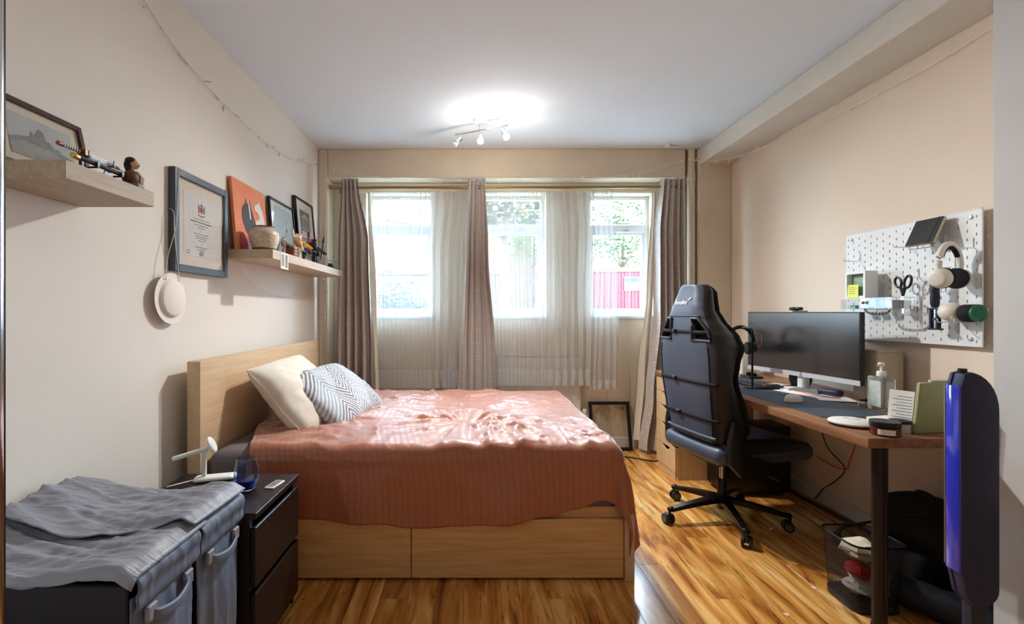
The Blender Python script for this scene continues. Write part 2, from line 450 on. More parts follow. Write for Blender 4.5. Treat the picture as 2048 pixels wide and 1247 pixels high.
b = B().box(4.0, 10.9, 27.6, 30, 1.35, 3.6)
for i in range(34): b.box(4.05+i*.2, 4.15+i*.2, 27.56, 27.6, 1.4, 3.55)
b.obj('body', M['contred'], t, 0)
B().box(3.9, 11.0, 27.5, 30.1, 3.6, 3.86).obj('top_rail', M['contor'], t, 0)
B().box(3.95, 10.95, 27.55, 30.05, 1.12, 1.35).obj('base_rail', M['dark'], t, 0)
sg = B().box(8.8, 9.65, 27.5, 27.555, 2.5, 3.3).obj('sign', mat('sign_board', C(150, 152, 152), .6), t, 0)
B().box(8.85, 9.6, 27.48, 27.499, 3.0, 3.26).obj('sign_upper_panel', mat('sign_teal', C(8, 70, 58), .5), sg, 0)
B().box(8.85, 9.25, 27.48, 27.499, 2.54, 2.72).obj('sign_lower_panel', mat('sign_pink', C(130, 50, 46), .5), sg, 0)
M['leaf1'] = mat('leaves_dark', C(34, 50, 28), .7, var=.4, vscale=3)
M['leaf2'] = mat('leaves_light', C(62, 84, 38), .7, var=.3, vscale=3)
M['bark'] = mat('bark', C(84, 70, 60), .9, var=.3, vscale=10)
def tree(x, y, h, r, mt, label, n=1500, squat=1):
    t = thing('tree', label, 'tree', (x, y, 1.12), group='trees and bushes outside')
    b = B().cyl((x, y, 1.12), (x+.1, y, 1.12+h), .16, .07, 10)
    for k in range(5):
        a = k*1.3; b.cyl((x, y, 1.12+h*.55), (x+r*.6*math.cos(a), y+r*.6*math.sin(a), 1.12+h+r*.25), .06, .02, 6)
    b.obj('trunk', M['bark'], t)
    bm = B()
    for k in range(n):
        while True:
            p = Vector((random.uniform(-1, 1), random.uniform(-1, 1), random.uniform(-1, 1)))
            if .25 < p.length < 1 and fbm(p.x*2.1+x, p.y*2.1, p.z*2.1) > -.22: break
        c = Vector((x+p.x*r, y+p.y*r, 1.12+h+p.z*r*squat)); s = random.uniform(.10, .19)
        q = Matrix.Rotation(random.uniform(0, 6), 3, 'Z') @ Matrix.Rotation(random.uniform(-1.2, 1.2), 3, 'X')
        vs = [bm.bm.verts.new(c+q @ Vector(d)) for d in ((-s, 0, 0), (0, -s*.5, .02), (s, 0, 0), (0, s*.5, .02))]
        bm.bm.faces.new(vs)
    o = bm.obj('foliage', mt, t, 0); o['kind'] = 'stuff'
tree(1.0, 16, 4.6, 2.0, M['leaf1'], 'dark leafy tree seen through the middle window')
tree(10.4, 33, 5.6, 3.2, M['leaf2'], 'light green tree above the red container in the right window', 3200)
tree(3.9, 31.2, 5.2, 2.1, M['leaf2'], 'light green tree left of the container behind the folded sheer', 1200)
def bush(x, y, r, label):
    t = thing('bush', label, 'bush', (x, y, 1.12), group='trees and bushes outside')
    B().cyl((x, y, 1.12), (x, y, 1.12+r), .05, .02, 6).obj('stem', M['bark'], t)
    bm = B()
    for k in range(700):
        p = Vector((random.gauss(0, .45), random.gauss(0, .45), abs(random.gauss(0, .5)))); s = random.uniform(.05, .1)
        c = Vector((x, y, 1.14+s))+p*r
        q = Matrix.Rotation(random.uniform(0, 6), 3, 'Z') @ Matrix.Rotation(random.uniform(-1.2, 1.2), 3, 'X')
        bm.bm.faces.new([bm.bm.verts.new(c+q @ Vector(d)) for d in ((-s, 0, 0), (0, -s*.5, .02), (s, 0, 0), (0, s*.5, .02))])
    o = bm.obj('foliage', M['leaf1'], t, 0); o['kind'] = 'stuff'
bush(-2.7, 15, 1.1, 'small dark bush outside the window nearest the headboard')
# railings
t = thing('iron_railing', 'thin dark iron railing crossing outside the left window', 'railing', (-2, 17, 1.12))
B().box(-9, 4, 16.98, 17.02, 2.55, 2.6).obj('rail', M['blackm'], t, 0)
B().box(-9, 4, 16.98, 17.02, 1.3, 1.34).obj('rail', M['blackm'], t, 0)
b = B()
for i in range(87): b.box(-9+i*.15, -8.98+i*.15, 16.99, 17.01, 1.12, 2.72)
o = b.obj('bars', M['blackm'], t, 0); o['kind'] = 'stuff'
# parked car
t = thing('parked_car', 'dark parked car behind the railing outside', 'car', (-1.6, 22, 1.12))
prof = [(-2.1, .35), (-2.1, .8), (-1.75, .95), (-1.1, 1.0), (-.6, 1.45), (.75, 1.47), (1.35, 1.05), (2.0, .92), (2.1, .7), (2.1, .35)]
Mx = frame_M((-1.6, 22.8, 1.12), (1, 0, 0), (0, 0, 1))
B().prism(prof, 0, 1.6, Mx, .04).obj('body', mat('car_paint', C(60, 70, 84), .3, coat=.5), t)
B().prism([(-1.0, 1.03), (-.56, 1.4), (.7, 1.41), (1.2, 1.06)], -.01, 1.61, Mx).obj('window', M['winglass'], t)
for xx in (-1.3, 1.3):
    for yy in (21.28, 22.62):
        B().cyl((-1.6+xx, yy-.1, 1.44), (-1.6+xx, yy+.1, 1.44), .32, seg=18).obj('wheel', M['rubber'], t)
# ------------------------------------------------------------------ curtain pole, curtains, sheers, radiator
t = thing('curtain_pole', 'long antique brass curtain pole below the bulkhead', 'curtain pole', (.3, 4.19, 2.36))
B().cyl((-1.27, 4.19, 2.355), (.35, 4.19, 2.36), .0145, seg=14).cyl((.34, 4.19, 2.36), (1.86, 4.19, 2.365), .0125, seg=14).obj('pole', M['brass'], t)
for x in (-1.28, 1.87): B().cyl((x-.012, 4.19, 2.36), (x+.012, 4.19, 2.36), .019, seg=14, bev=.003).obj('finial', M['brass'], t)
for x in (-1.22, .01, 1.80):
    B().cyl((x, 4.19, 2.365), (x, YB-.002, 2.365), .006, seg=8).cyl((x, YB-.012, 2.365), (x, YB-.001, 2.365), .025, seg=14).obj('bracket', M['brass'], t)
t = thing('sheer_wire', 'thin white wire carrying the sheers behind the curtain pole', 'wire', (.3, 4.262, 2.335))
B().cyl((-1.2, 4.262, 2.335), (1.8, 4.262, 2.335), .0035, seg=6).obj('wire', M['white'], t)
for x in (-1.2, 1.8): B().cyl((x, 4.262, 2.335), (x, YB-.001, 2.335), .004, seg=6).obj('hook', M['white'], t)

def curtain_mat():
    m = mat('patterned_curtain', C(122, 107, 101), .75, sheen=.3, bump=.15, bscale=700)
    N, L, p = nodes(m)
    uv = N.new('ShaderNodeUVMap'); sp = N.new('ShaderNodeSeparateXYZ'); L.new(uv.outputs[0], sp.inputs[0])
    u, v = sp.outputs[0], sp.outputs[1]
    cell = .115
    def frac(x, k): return math_node(N, L, 'FRACT', math_node(N, L, 'DIVIDE', x, k))
    fu, fv = frac(u, cell), frac(v, cell)
    au = math_node(N, L, 'ABSOLUTE', math_node(N, L, 'SUBTRACT', fu, .5)); av = math_node(N, L, 'ABSOLUTE', math_node(N, L, 'SUBTRACT', fv, .5))
    # concentric diamonds broken into dashes
    dsum = math_node(N, L, 'ADD', au, av)
    ring = math_node(N, L, 'LESS_THAN', math_node(N, L, 'ABSOLUTE', math_node(N, L, 'SUBTRACT', frac(dsum, .2), .5)), .14)
    dd = math_node(N, L, 'SUBTRACT', au, av)
    gap = math_node(N, L, 'GREATER_THAN', math_node(N, L, 'ABSOLUTE', math_node(N, L, 'SUBTRACT', frac(dd, .28), .5)), .13)
    mask = math_node(N, L, 'MULTIPLY', ring, gap)
    L.new(mixc(N, L, math_node(N, L, 'MULTIPLY', mask, .95), C(184, 171, 163), C(244, 240, 234)), p.inputs['Base Color'])
    p.inputs['Roughness'].default_value = .55
    return m
M['curtain'] = curtain_mat()
M['lining'] = mat('curtain_lining', C(226, 216, 200), .85)
def sheer_mat(name, tr):
    m = bpy.data.materials.new(name); m.use_nodes = True
    N, L = m.node_tree.nodes, m.node_tree.links
    N.remove(N['Principled BSDF']); out = N['Material Output']
    t = N.new('ShaderNodeBsdfTransparent'); d = N.new('ShaderNodeBsdfDiffuse'); tl = N.new('ShaderNodeBsdfTranslucent')
    d.inputs[0].default_value = (.90, .89, .87, 1); tl.inputs[0].default_value = (.30, .31, .32, 1)
    a = N.new('ShaderNodeMixShader'); a.inputs[0].default_value = .4; L.new(d.outputs[0], a.inputs[1]); L.new(tl.outputs[0], a.inputs[2])
    # seen edge-on a sheer is denser
    lw = N.new('ShaderNodeLayerWeight'); lw.inputs[0].default_value = .25
    f = math_node(N, L, 'MULTIPLY_ADD', lw.outputs['Facing'], -.55*tr); f.node.inputs[2].default_value = tr
    mx = N.new('ShaderNodeMixShader'); L.new(f, mx.inputs[0]); L.new(a.outputs[0], mx.inputs[1]); L.new(t.outputs[0], mx.inputs[2]); L.new(mx.outputs[0], out.inputs[0])
    return m
M['sheer'] = sheer_mat('sheer_voile', .58)
M['sheer2'] = sheer_mat('sheer_hem', .34)

def cloth(name, mt, parent, xa, xb, z0, z1, y0, amp, folds, width, nu=160, nv=50, phase=0, ph2=0, ampfn=None, label=None):
    """hanging cloth: xa(t), xb(t) give the left and right edge at height fraction t (0 bottom, 1 top)"""
    def fn(u, v):
        z = z0+(z1-z0)*v
        a, b_ = xa(v), xb(v)
        wob = fbm(u*3+ph2, v*1.3, ph2)*.012*(1.2-v)
        k = (amp if ampfn is None else amp*ampfn(u, v))
        s = 2*PI*folds*u+phase+.8*fbm(u*2.2+ph2, v*.5, 3)
        y = y0+k*math.sin(s)+k*.25*math.sin(2.3*s+v*2)
        x = a+(b_-a)*u+.30*(b_-a)/folds*math.sin(2*s)*.35+wob
        return (x, y, z)
    return B().grid(fn, nu, nv, lambda u, v: (u*width, z0+(z1-z0)*v)).obj(name, mt, parent, 180, label)
def lerp(pts):
    def f(t):
        for (a, x), (b_, y) in zip(pts, pts[1:]):
            if t <= b_: return x+(y-x)*smooth01(a, b_, t)
        return pts[-1][1]
    return f
EY = mat('eyelet_metal', C(150, 140, 130), .3, metal=1)
def curtain(label, xa, xb, folds, width, phase, z0=.03, lining=None):
    xm = (xa(1)+xb(1))/2
    t = thing('patterned_curtain', label, 'curtain', (xm, 4.19, z0), group='patterned eyelet curtains on the pole')
    c = cloth('fabric', M['curtain'], t, xa, xb, z0, 2.432, 4.168, .042, folds, width, 170, 70, phase, xm, ampfn=lambda u, v: 1.15-.55*smooth01(.55, 1, v))
    n = int(folds*2)
    for k in range(n):
        x = xa(1)+(xb(1)-xa(1))*(k+.5)/n
        bb = B().tube(arc((x, 4.19, 2.36), .021, 0, 2*PI, 16, 'yz')[:-1], .0035, 6, closed=True)
        bb.obj('eyelet', EY, t)
    return t
c1 = curtain('patterned grey-brown curtain beside the headboard at the left', lerp([(0, -1.27), (.35, -1.235), (.75, -1.215), (1, -1.18)]), lerp([(0, -.90), (.35, -.905), (.75, -.935), (1, -1.03)]), 4.5, 1.35, .4)
c2 = curtain('patterned grey-brown curtain hanging in the middle of the pole', lerp([(0, -.17), (.35, -.13), (.75, -.085), (1, -.055)]), lerp([(0, .23), (.35, .195), (.75, .13), (1, .105)]), 4.5, 1.3, 1.9)
c3 = curtain('patterned grey-brown curtain behind the gaming chair at the right', lerp([(0, 1.47), (.2, 1.53), (.5, 1.60), (.8, 1.61), (1, 1.655)]), lerp([(0, 1.86), (.35, 1.87), (.75, 1.85), (1, 1.855)]), 4.5, 1.3, 1.2)
cloth('lining', M['lining'], c1, lerp([(0, -.91), (1, -.95)]), lerp([(0, -.845), (.6, -.875), (1, -.93)]), .03, 2.33, 4.20, .012, 1, .1, 12, 30, .3, 2)
cloth('lining', M['lining'], c3, lerp([(0, 1.44), (.25, 1.47), (.6, 1.55), (1, 1.60)]), lerp([(0, 1.52), (.25, 1.58), (1, 1.64)]), .10, 2.33, 4.225, .012, 1.5, .15, 14, 30, .3, 5)
def sheer(label, xa, xb, z0, folds, amp, ph, hem, y=4.245, ampfn=None):
    t = thing('sheer_curtain', label, 'sheer curtain', ((xa(1)+xb(1))/2, y, z0), group='white sheers behind the curtains')
    cl = cloth('voile', M['sheer'], t, xa, xb, z0+hem, 2.338, y, amp, folds, 1, 150, 40, ph, ph, ampfn)
    A = [(xa(0), xb(0))]
    tt = hem/(2.338-z0)
    xa2 = lambda v: xa(0); xb2 = lambda v: xb(0)
    cloth('hem', M['sheer2'], t, xa2, xb2, z0, z0+hem+.004, y-.001, amp, folds, 1, 150, 6, ph, ph, (lambda u, v: ampfn(u, 0)) if ampfn else None)
    return t
sheer('white sheer covering the window nearest the headboard', lerp([(0, -.93), (1, -.97)]), lerp([(0, -.10), (.6, -.08), (1, -.02)]), .565, 11, .012, .5, .16, ampfn=lambda u, v: .03+1.3*smooth01(.58, .75, u))
sheer('white sheer right of the middle curtain with bunched right half', lerp([(0, .12), (1, .06)]), lerp([(0, 1.085), (.4, 1.09), (.8, 1.11), (1, 1.09)]), .585, 14, .014, 2.1, .15, ampfn=lambda u, v: .04+.25*smooth01(.34, .4, u)+.9*smooth01(.55, .8, u))
sheer('narrow short sheer strip folded beside the right window', lerp([(0, 1.03), (.6, 1.07), (1, 1.06)]), lerp([(0, 1.30), (.6, 1.30), (1, 1.25)]), .555, 4.5, .012, 4.4, .08, y=4.235)

# radiator
t = thing('panel_radiator', 'white ribbed panel radiator below the middle window', 'radiator', (.35, 4.32, .12))
b = B().box(-.28, .965, 4.30, 4.325, .14, .85, .006, 1)
for i in range(37):
    x = -.26+i*.0335; b.box(x, x+.018, 4.294, 4.301, .18, .81, .003, 1)
b.obj('panel', M['skirt'], t)
b = B().box(-.28, .965, 4.29, 4.345, .85, .862, .003, 1)
b.obj('top_grille', M['skirt'], t)
b = B()
for i in range(60): b.box(-.27+i*.0205, -.26+i*.0205, 4.297, 4.34, .8621, .8635)
b.obj('grille_slots', M['dark'], t, 0)
B().box(.965, .975, 4.29, 4.345, .14, .862, .003, 1).obj('end_panel', M['skirt'], t)
B().box(-.29, -.28, 4.29, 4.345, .14, .862, .003, 1).obj('end_panel', M['skirt'], t)
B().box(-.1, -.06, 4.32, YB-.001, .12, .3).box(.7, .74, 4.32, YB-.001, .12, .3).obj('bracket', M['steel'], t)
v = B().cyl((1.015, 4.31, .24), (1.015, 4.31, .315), .022, .02, 14, .003).cyl((1.015, 4.31, .315), (1.015, 4.31, .36), .019, .019, 14, .003).obj('valve', M['white'], t)
B().cyl((1.015, 4.31, .0), (1.015, 4.31, .24), .0075, seg=10).cyl((.97, 4.31, .215), (1.015, 4.31, .215), .008, seg=10).cyl((1.015, 4.31, .2), (1.015, 4.31, .24), .013, seg=10).obj('pipe', M['brass'], v)

# ------------------------------------------------------------------ bed
BX0, BX1, BY0, BY1 = -1.335, .745, 2.19, 3.84
t = thing('double_bed', 'pale oak double bed with tall headboard and side drawers', 'bed', (-.3, 3.0, 0))
B().box(-1.335, -1.273, 2.185, 3.845, 0, 1.02, .003, 2).obj('headboard', M['oak_y'], t)
B().box(.700, .745, 2.178, 3.845, 0, .305, .003, 2).obj('foot_panel', M['oak_y'], t)
B().box(-1.273, .700, 2.21, 2.235, .25, .335, .002, 1).obj('side_rail', M['oak_x'], t)
B().box(-1.273, .700, 3.80, 3.84, .06, .335, .002, 1).obj('side_rail', M['oak_x'], t)
B().box(-1.27, .70, 2.26, 3.78, .22, .25, .002, 1).obj('slat_base', M['birch'], t)
for x0, x1 in ((-1.27, -.2945), (-.2905, .697)):
    d = B().box(x0, x1, 2.188, 2.207, .012, .285, .002, 1).obj('drawer_front', M['oak_x'], t)
    B().box(x0+.02, x1-.02, 2.207, 2.75, .03, .2).obj('drawer_box', M['oak_x'], d, 0)
M['sheet'] = mat('grey_sheet', C(112, 104, 108), .8, bump=.25, bscale=14)
mt_ = B().box(-1.27, .69, 2.215, 3.80, .25, .585, .06, 5)
for v in mt_.bm.verts:
    if v.co.z > .4: v.co.z += .01*fbm(v.co.x*5, v.co.y*5, 0)
mt_.top('mattress', M['sheet'], 'mattress in a dark grey fitted sheet on the oak bed', 'mattress', (-.29, 3.0, .25), smooth=60)

def blanket_mat():
    m = mat('terracotta_satin', C(168, 92, 58), .5, sheen=0)
    N, L, p = nodes(m)
    uv = N.new('ShaderNodeUVMap'); sp = N.new('ShaderNodeSeparateXYZ'); L.new(uv.outputs[0], sp.inputs[0])
    tc = N.new('ShaderNodeTexCoord')
    f = math_node(N, L, 'FRACT', math_node(N, L, 'DIVIDE', sp.outputs[0], .032))
    st = math_node(N, L, 'LESS_THAN', f, .5)
    no = N.new('ShaderNodeTexNoise'); no.inputs['Scale'].default_value = 5; no.inputs['Detail'].default_value = 5
    L.new(tc.outputs['Object'], no.inputs['Vector'])
    base = mixc(N, L, no.outputs['Fac'], C(170, 100, 68), C(146, 82, 54))
    L.new(mixc(N, L, math_node(N, L, 'MULTIPLY', st, .16), base, C(190, 122, 88)), p.inputs['Base Color'])
    L.new(math_node(N, L, 'MULTIPLY_ADD', st, -.14), p.inputs['Roughness'])
    p.inputs['Roughness'].links[0].from_node.inputs[2].default_value = .50
    p.inputs['Specular IOR Level'].default_value = .75
    p.inputs['Sheen Weight'].default_value = 1.0; p.inputs['Sheen Roughness'].default_value = .3; p.inputs['Sheen Tint'].default_value = (1, .96, .98, 1)
    p.inputs['Coat Weight'].default_value = .35; p.inputs['Coat Roughness'].default_value = .5
    n2 = N.new('ShaderNodeTexNoise'); n2.inputs['Scale'].default_value = 22; n2.inputs['Detail'].default_value = 5; n2.inputs['Distortion'].default_value = .8
    L.new(tc.outputs['Object'], n2.inputs['Vector'])
    bu = N.new('ShaderNodeBump'); bu.inputs['Strength'].default_value = .28; bu.inputs['Distance'].default_value = .012
    L.new(n2.outputs['Fac'], bu.inputs['Height'])
    b2 = N.new('ShaderNodeBump'); b2.inputs['Strength'].default_value = .1; b2.inputs['Distance'].default_value = .0015
    L.new(st, b2.inputs['Height']); L.new(bu.outputs[0], b2.inputs['Normal']); L.new(b2.outputs[0], p.inputs['Normal'])
    return m
M['blanket'] = blanket_mat()
EX, EYN, EYF, ZT = .655, 2.245, 3.77, .612     # edges where the blanket turns down
hem_pts = [(-1.1, .30), (-.84, .355), (-.48, .37), (-.27, .40), (.12, .375), (.35, .345), (.47, .31), (.60, .27), (.70, .30), (1.2, .42)]
def hem_len(a):
    for (x, d), (x2, d2) in zip(hem_pts, hem_pts[1:]):
        if a <= x2: return d+(d2-d)*smooth01(x, x2, a)
    return hem_pts[-1][1]
def left_edge(b_):   # where the blanket starts near the pillows
    return -1.03-.17*smooth01(2.2, 2.8, b_)
def blanket_pt(u, v):
    b1 = EYF+.16
    a1 = EX+.47
    # v: 0 front hem .. 1 far
    s = v
    bq = 2.1+(b1-2.1)*v
    a0 = left_edge(bq)
    a = a0+(a1-a0)*u
    b0 = EYN-hem_len(a)
    b_ = b0+(b1-b0)*v
    nx = max(0, a-EX); ny = max(0, EYN-b_); fy = max(0, b_-EYF)
    # wrinkles on the top
    h = 0
    cx, cy = -.05, 2.62
    rr = math.hypot((a-cx), (b_-cy)*.9); th = math.atan2(b_-cy, a-cx)
    w1 = math.exp(-(rr/.42)**2)
    rid = lambda x: (1-abs(noise.noise(x)))**3
    h += .034*w1*rid(Vector((math.cos(th)*3.1+5, math.sin(th)*3.1, rr*1.4)))*smooth01(.03, .15, rr)
    h += .024*math.exp(-(((a-.15)/.5)**2+((b_-2.45)/.22)**2))*rid(Vector((a*9, b_*2.2, 1.3)))
    h += .014*rid(Vector((a*3.2+.5*fbm(a*2, b_*2), b_*6.5, 4.)))*smooth01(-.1, .3, fbm(a*1.3, b_*1.7, 8)+.15)
    h += .006*fbm(a*4, b_*4, 2)+.016*rid(Vector((a*5.5+.8*fbm(a*3, b_*3, 1), b_*5.5+.8*fbm(a*3, b_*3, 6), 9.)))*smooth01(.0, .35, fbm(a*1.8, b_*1.8, 12)+.1)
    # a small ruck at the far side
    h += .02*math.exp(-((a+.33-.25*(3.7-b_))/.02)**2)*smooth01(3.35, 3.5, b_)*(1-smooth01(3.68, 3.75, b_))
    d = math.hypot(nx, max(ny, fy)); R = .05
    ex, ey = min(a, EX), min(max(b_, EYN), EYF)
    if d < 1e-6: return Vector((a, b_, ZT+h))
    dx, dy = nx/d, (-ny if ny > 0 else fy)/d
    if d < R*PI/2: hor, ver = R*math.sin(d/R), R*(1-math.cos(d/R))
    else:
        e = d-R*PI/2
        corner = 4*dx*dx*dy*dy
        hor, ver = R+.045*e+.12*e*dx*dx, R+e*.992
        # soft vertical folds in the drape
        along = a if ny > nx else b_
        fold = .018*math.sin(along*9+1.5*fbm(along*2, 1, 0))*smooth01(0, .25, e)+.010*rid(Vector((along*4.5+e*1.2, e*2.0, 7)))*smooth01(0, .12, e)
        hor += fold+.03*corner*math.sin(math.atan2(ny, nx+1e-6)*7)*smooth01(0, .2, e)
        hor = max(hor, R+.004)
    z = ZT-ver+h*max(0, 1-d/.12)
    return Vector((ex+dx*hor, ey+dy*hor, max(z, .012)))
bl = B().grid(lambda u, v: blanket_pt(u, v), 240, 250, lambda u, v: (u*2.25, v*2.0)).top('bed_blanket', M['blanket'], 'terracotta striped satin blanket spread over the oak bed', 'blanket', (-.1, 3.0, .6), smooth=180)
solid(bl, .006, 1)

# pillows
def pillow(name, label, mt, loc, rot, L_, W_, T_, seed, welt=None):
    t = thing(name, label, 'pillow', loc, rot, local=True)
    def side(sg):
        def fn(u, v):
            x, y = 2*u-1, 2*v-1
            e = (max(0, 1-abs(x)**3.2)*max(0, 1-abs(y)**3.2))**.42
            pin = 1-.06*(1-(1-abs(x))**2)*0
            inx = 1-.055*(1-y*y)**1; iny = 1-.065*(1-x*x)**1
            z = sg*T_/2*e*(1+.16*fbm(x*1.3+seed, y*1.3, seed))
            z += .010*e*(1-abs(noise.noise(Vector((x*2.2+seed, y*2.2+x*1.5, seed)))))**2
            z += .012*fbm(x*1.5+seed, y*1.5+3, 5)*1
            return (x*L_/2*iny*pin, y*W_/2*inx*pin, z)
        return fn
    b = B().grid(side(1), 56, 44, lambda u, v: (u*L_, v*W_)).grid(side(-1), 56, 44, lambda u, v: (u*L_, v*W_))
    bmesh.ops.remove_doubles(b.bm, verts=b.bm.verts, dist=.0008)
    b.obj('case', mt, t, 180, recalc=True)
    if welt:
        per = [(x, y) for x, y in [(-1+2*i/20, -1) for i in range(20)]+[(1, -1+2*i/16) for i in range(16)]+[(1-2*i/20, 1) for i in range(20)]+[(-1, 1-2*i/16) for i in range(16)]]
        pts = []
        for x, y in per:
            q = side(1)((x+1)/2, (y+1)/2); pts.append((q[0], q[1], q[2]))
        B().tube(pts, .004, 6, closed=True).obj('piping', welt, t)
    return t
M['pillow_cream'] = mat('cream_cotton', C(218, 211, 198), .85, var=.06, vscale=6, bump=.35, bscale=9)
def pillow_pattern():
    m = mat('grey_chevron_cotton', C(216, 220, 224), .85)
    N, L, p = nodes(m)
    uv = N.new('ShaderNodeUVMap'); sp = N.new('ShaderNodeSeparateXYZ'); L.new(uv.outputs[0], sp.inputs[0])
    u, v = sp.outputs[0], sp.outputs[1]
    tri = math_node(N, L, 'ABSOLUTE', math_node(N, L, 'SUBTRACT', math_node(N, L, 'FRACT', math_node(N, L, 'DIVIDE', u, .30)), .5))
    s = math_node(N, L, 'ADD', v, math_node(N, L, 'MULTIPLY', tri, .26))
    a = math_node(N, L, 'LESS_THAN', math_node(N, L, 'FRACT', math_node(N, L, 'DIVIDE', s, .03)), .48)
    big = math_node(N, L, 'LESS_THAN', math_node(N, L, 'FRACT', math_node(N, L, 'DIVIDE', math_node(N, L, 'SUBTRACT', u, v), .42)), .5)
    dk = mixc(N, L, big, C(150, 158, 168), C(116, 112, 118))
    L.new(mixc(N, L, a, C(196, 202, 210), dk), p.inputs['Base Color'])
    no = N.new('ShaderNodeTexNoise'); no.inputs['Scale'].default_value = 8; no.inputs['Detail'].default_value = 3
    tc = N.new('ShaderNodeTexCoord'); L.new(tc.outputs['Object'], no.inputs['Vector'])
    bu = N.new('ShaderNodeBump'); bu.inputs['Strength'].default_value = .4; bu.inputs['Distance'].default_value = .012
    L.new(no.outputs['Fac'], bu.inputs['Height']); L.new(bu.outputs[0], p.inputs['Normal'])
    return m
M['pillow_grey'] = pillow_pattern()
# local x -> along the headboard (world Y), local y -> up the slope towards the headboard
def slope_rot(tilt, yaw=0):
    x = Vector((math.sin(yaw), math.cos(yaw), 0)); up = Vector((-math.cos(tilt), 0, math.sin(tilt)))
    up = (up-x*up.dot(x)).normalized(); n = x.cross(up)
    return Matrix((x, up, n)).transposed().to_euler()
pillow('cream_pillow', 'plain cream pillow leaning against the oak headboard', M['pillow_cream'], (-1.045, 2.87, .755), slope_rot(math.radians(50), -.05), .78, .50, .20, 3.1, M['pillow_cream'])
pillow('patterned_pillow', 'grey and white chevron pillow leaning on the cream pillow', M['pillow_grey'], (-.865, 2.99, .735), slope_rot(math.radians(37), .12), .76, .46, .15, 9.4)

# ------------------------------------------------------------------ nightstand
NX0, NX1, NY0, NY1, NZ = -1.245, -.76, 1.635, 2.035, .55
t = thing('nightstand', 'black-brown two drawer nightstand between hamper and bed', 'nightstand', (-1.0, 1.83, 0))
b = B().box(NX0, NX1-.02, NY0, NY0+.018, 0, NZ-.022).box(NX0, NX1-.02, NY1-.018, NY1, 0, NZ-.022).box(NX0, NX0+.01, NY0+.018, NY1-.018, .03, NZ-.022).box(NX0+.01, NX1-.05, NY0+.018, NY1-.018, .03, .045)
b.obj('body', M['espresso'], t, 0)
B().box(NX0, NX1+.002, NY0-.001, NY1+.001, NZ-.022, NZ, .002, 1).obj('top', M['espresso'], t)
for z0, z1 in ((.29, .498), (.045, .268)):
    d = B().box(NX1-.018, NX1, NY0+.002, NY1-.002, z0, z1, .002, 1).obj('drawer', M['espresso'], t)
    B().box(NX1-.03, NX1-.004, NY0+.002, NY1-.002, z1-.004, z1+.001, .001, 1).obj('grip_edge', M['blackm'], d)

# stuff on it
def tinted_glass(name, col, rough=.0):
    m = bpy.data.materials.new(name); m.use_nodes = True
    N, L, p = nodes(m)
    p.inputs['Base Color'].default_value = col; p.inputs['Transmission Weight'].default_value = 1; p.inputs['Roughness'].default_value = rough; p.inputs['IOR'].default_value = 1.45
    return m
t = thing('drinking_glass', 'blue stemless glass on the nightstand', 'glass', (-.90, 1.86, NZ))
gp = [(0, 0), (.028, .0), (.040, .016), (.047, .045), (.046, .075), (.038, .125), (.0368, .125), (.0445, .075), (.0455, .045), (.039, .019), (.026, .006), (0, .006)]
B().lathe([(r, z+NZ) for r, z in gp], (-.90, 1.86, 0), 32).obj('bowl', tinted_glass('blue_glass', C(214, 226, 252)), t)
B().lathe([(0, NZ+.0065), (.025, NZ+.0065), (.0385, NZ+.0195), (.0448, NZ+.042), (0, NZ+.042)], (-.90, 1.86, 0), 32).obj('water', tinted_glass('blue_water', C(24, 60, 215)), t)
t = thing('remote_control', 'small white remote control on the nightstand', 'remote', (-.805, 1.90, NZ), (0, 0, -.15), local=True)
B().box(-.02, .02, -.043, .043, 0, .007, .003, 2).obj('body', M['white'], t)
for i in range(3):
    for j in range(5):
        m_ = M['red'] if (i, j) == (0, 4) else (mat('green_key', C(60, 160, 80), .5) if (i, j) == (2, 0) else M['ink'])
        B().box(-.0135+i*.0095, -.0055+i*.0095, -.034+j*.0145, -.025+j*.0145, .0068, .0082, .0006, 1).obj('button', m_, t)
t = thing('headset_stand', 'white charging stand with rotating holder beside the blue glass', 'stand', (-1.085, 1.965, NZ), (0, 0, .30), local=True)
B().box(-.075, .075, -.032, .032, 0, .018, .012, 4).obj('base', M['white'], t)
B().box(-.046, -.030, -.009, .009, .016, .135, .003, 2).obj('post', M['whitem'], t)
B().box(-.125, .01, -.012, .012, .125, .143, .007, 3, Matrix.Rotation(-.25, 4, 'Y')).obj('arm', M['white'], t)
B().lathe([(0, -.008), (.030, -.008), (.036, -.003), (.036, .003), (.030, .008), (0, .008)], (-.010, 0, .146), 24, Matrix.Rotation(1.15, 4, 'Y')).obj('pad', M['white'], t)
B().tube(spline([(-.075, 0, .006), (-.1, -.01, .004), (-.13, -.03, .004), (-.16, -.05, .004)], 5), .003, 6).obj('cable', M['white'], t)

# ------------------------------------------------------------------ laundry hamper
M['nylon'] = mat('grey_nylon', C(150, 154, 166), .45, var=.35, vscale=5, bump=.8, bscale=8, bstretch=(1.2, 5.5, 1), spec=.6)
M['nylon2'] = mat('blue_grey_nylon', C(104, 118, 142), .55, var=.2, vscale=6, bump=.3, bscale=9, bstretch=(1, 2.2, .7), spec=.6)
M['nylon_dark'] = mat('black_nylon', C(34, 34, 46), .5, var=.3, vscale=4, bump=.3, bscale=8)
t = thing('laundry_hamper', 'dark grey two-bag fabric laundry hamper below the left shelf', 'laundry hamper', (-1.09, 1.37, 0))
B().box(-1.36, -.825, 1.115, 1.13, .02, .60, .005, 1).box(-1.36, -1.345, 1.13, 1.61, .02, .60, .005, 1).box(-1.345, -.84, 1.595, 1.61, .02, .60, .005, 1).box(-1.345, -.84, 1.13, 1.595, .02, .035).obj('body', M['nylon_dark'], t, 40)
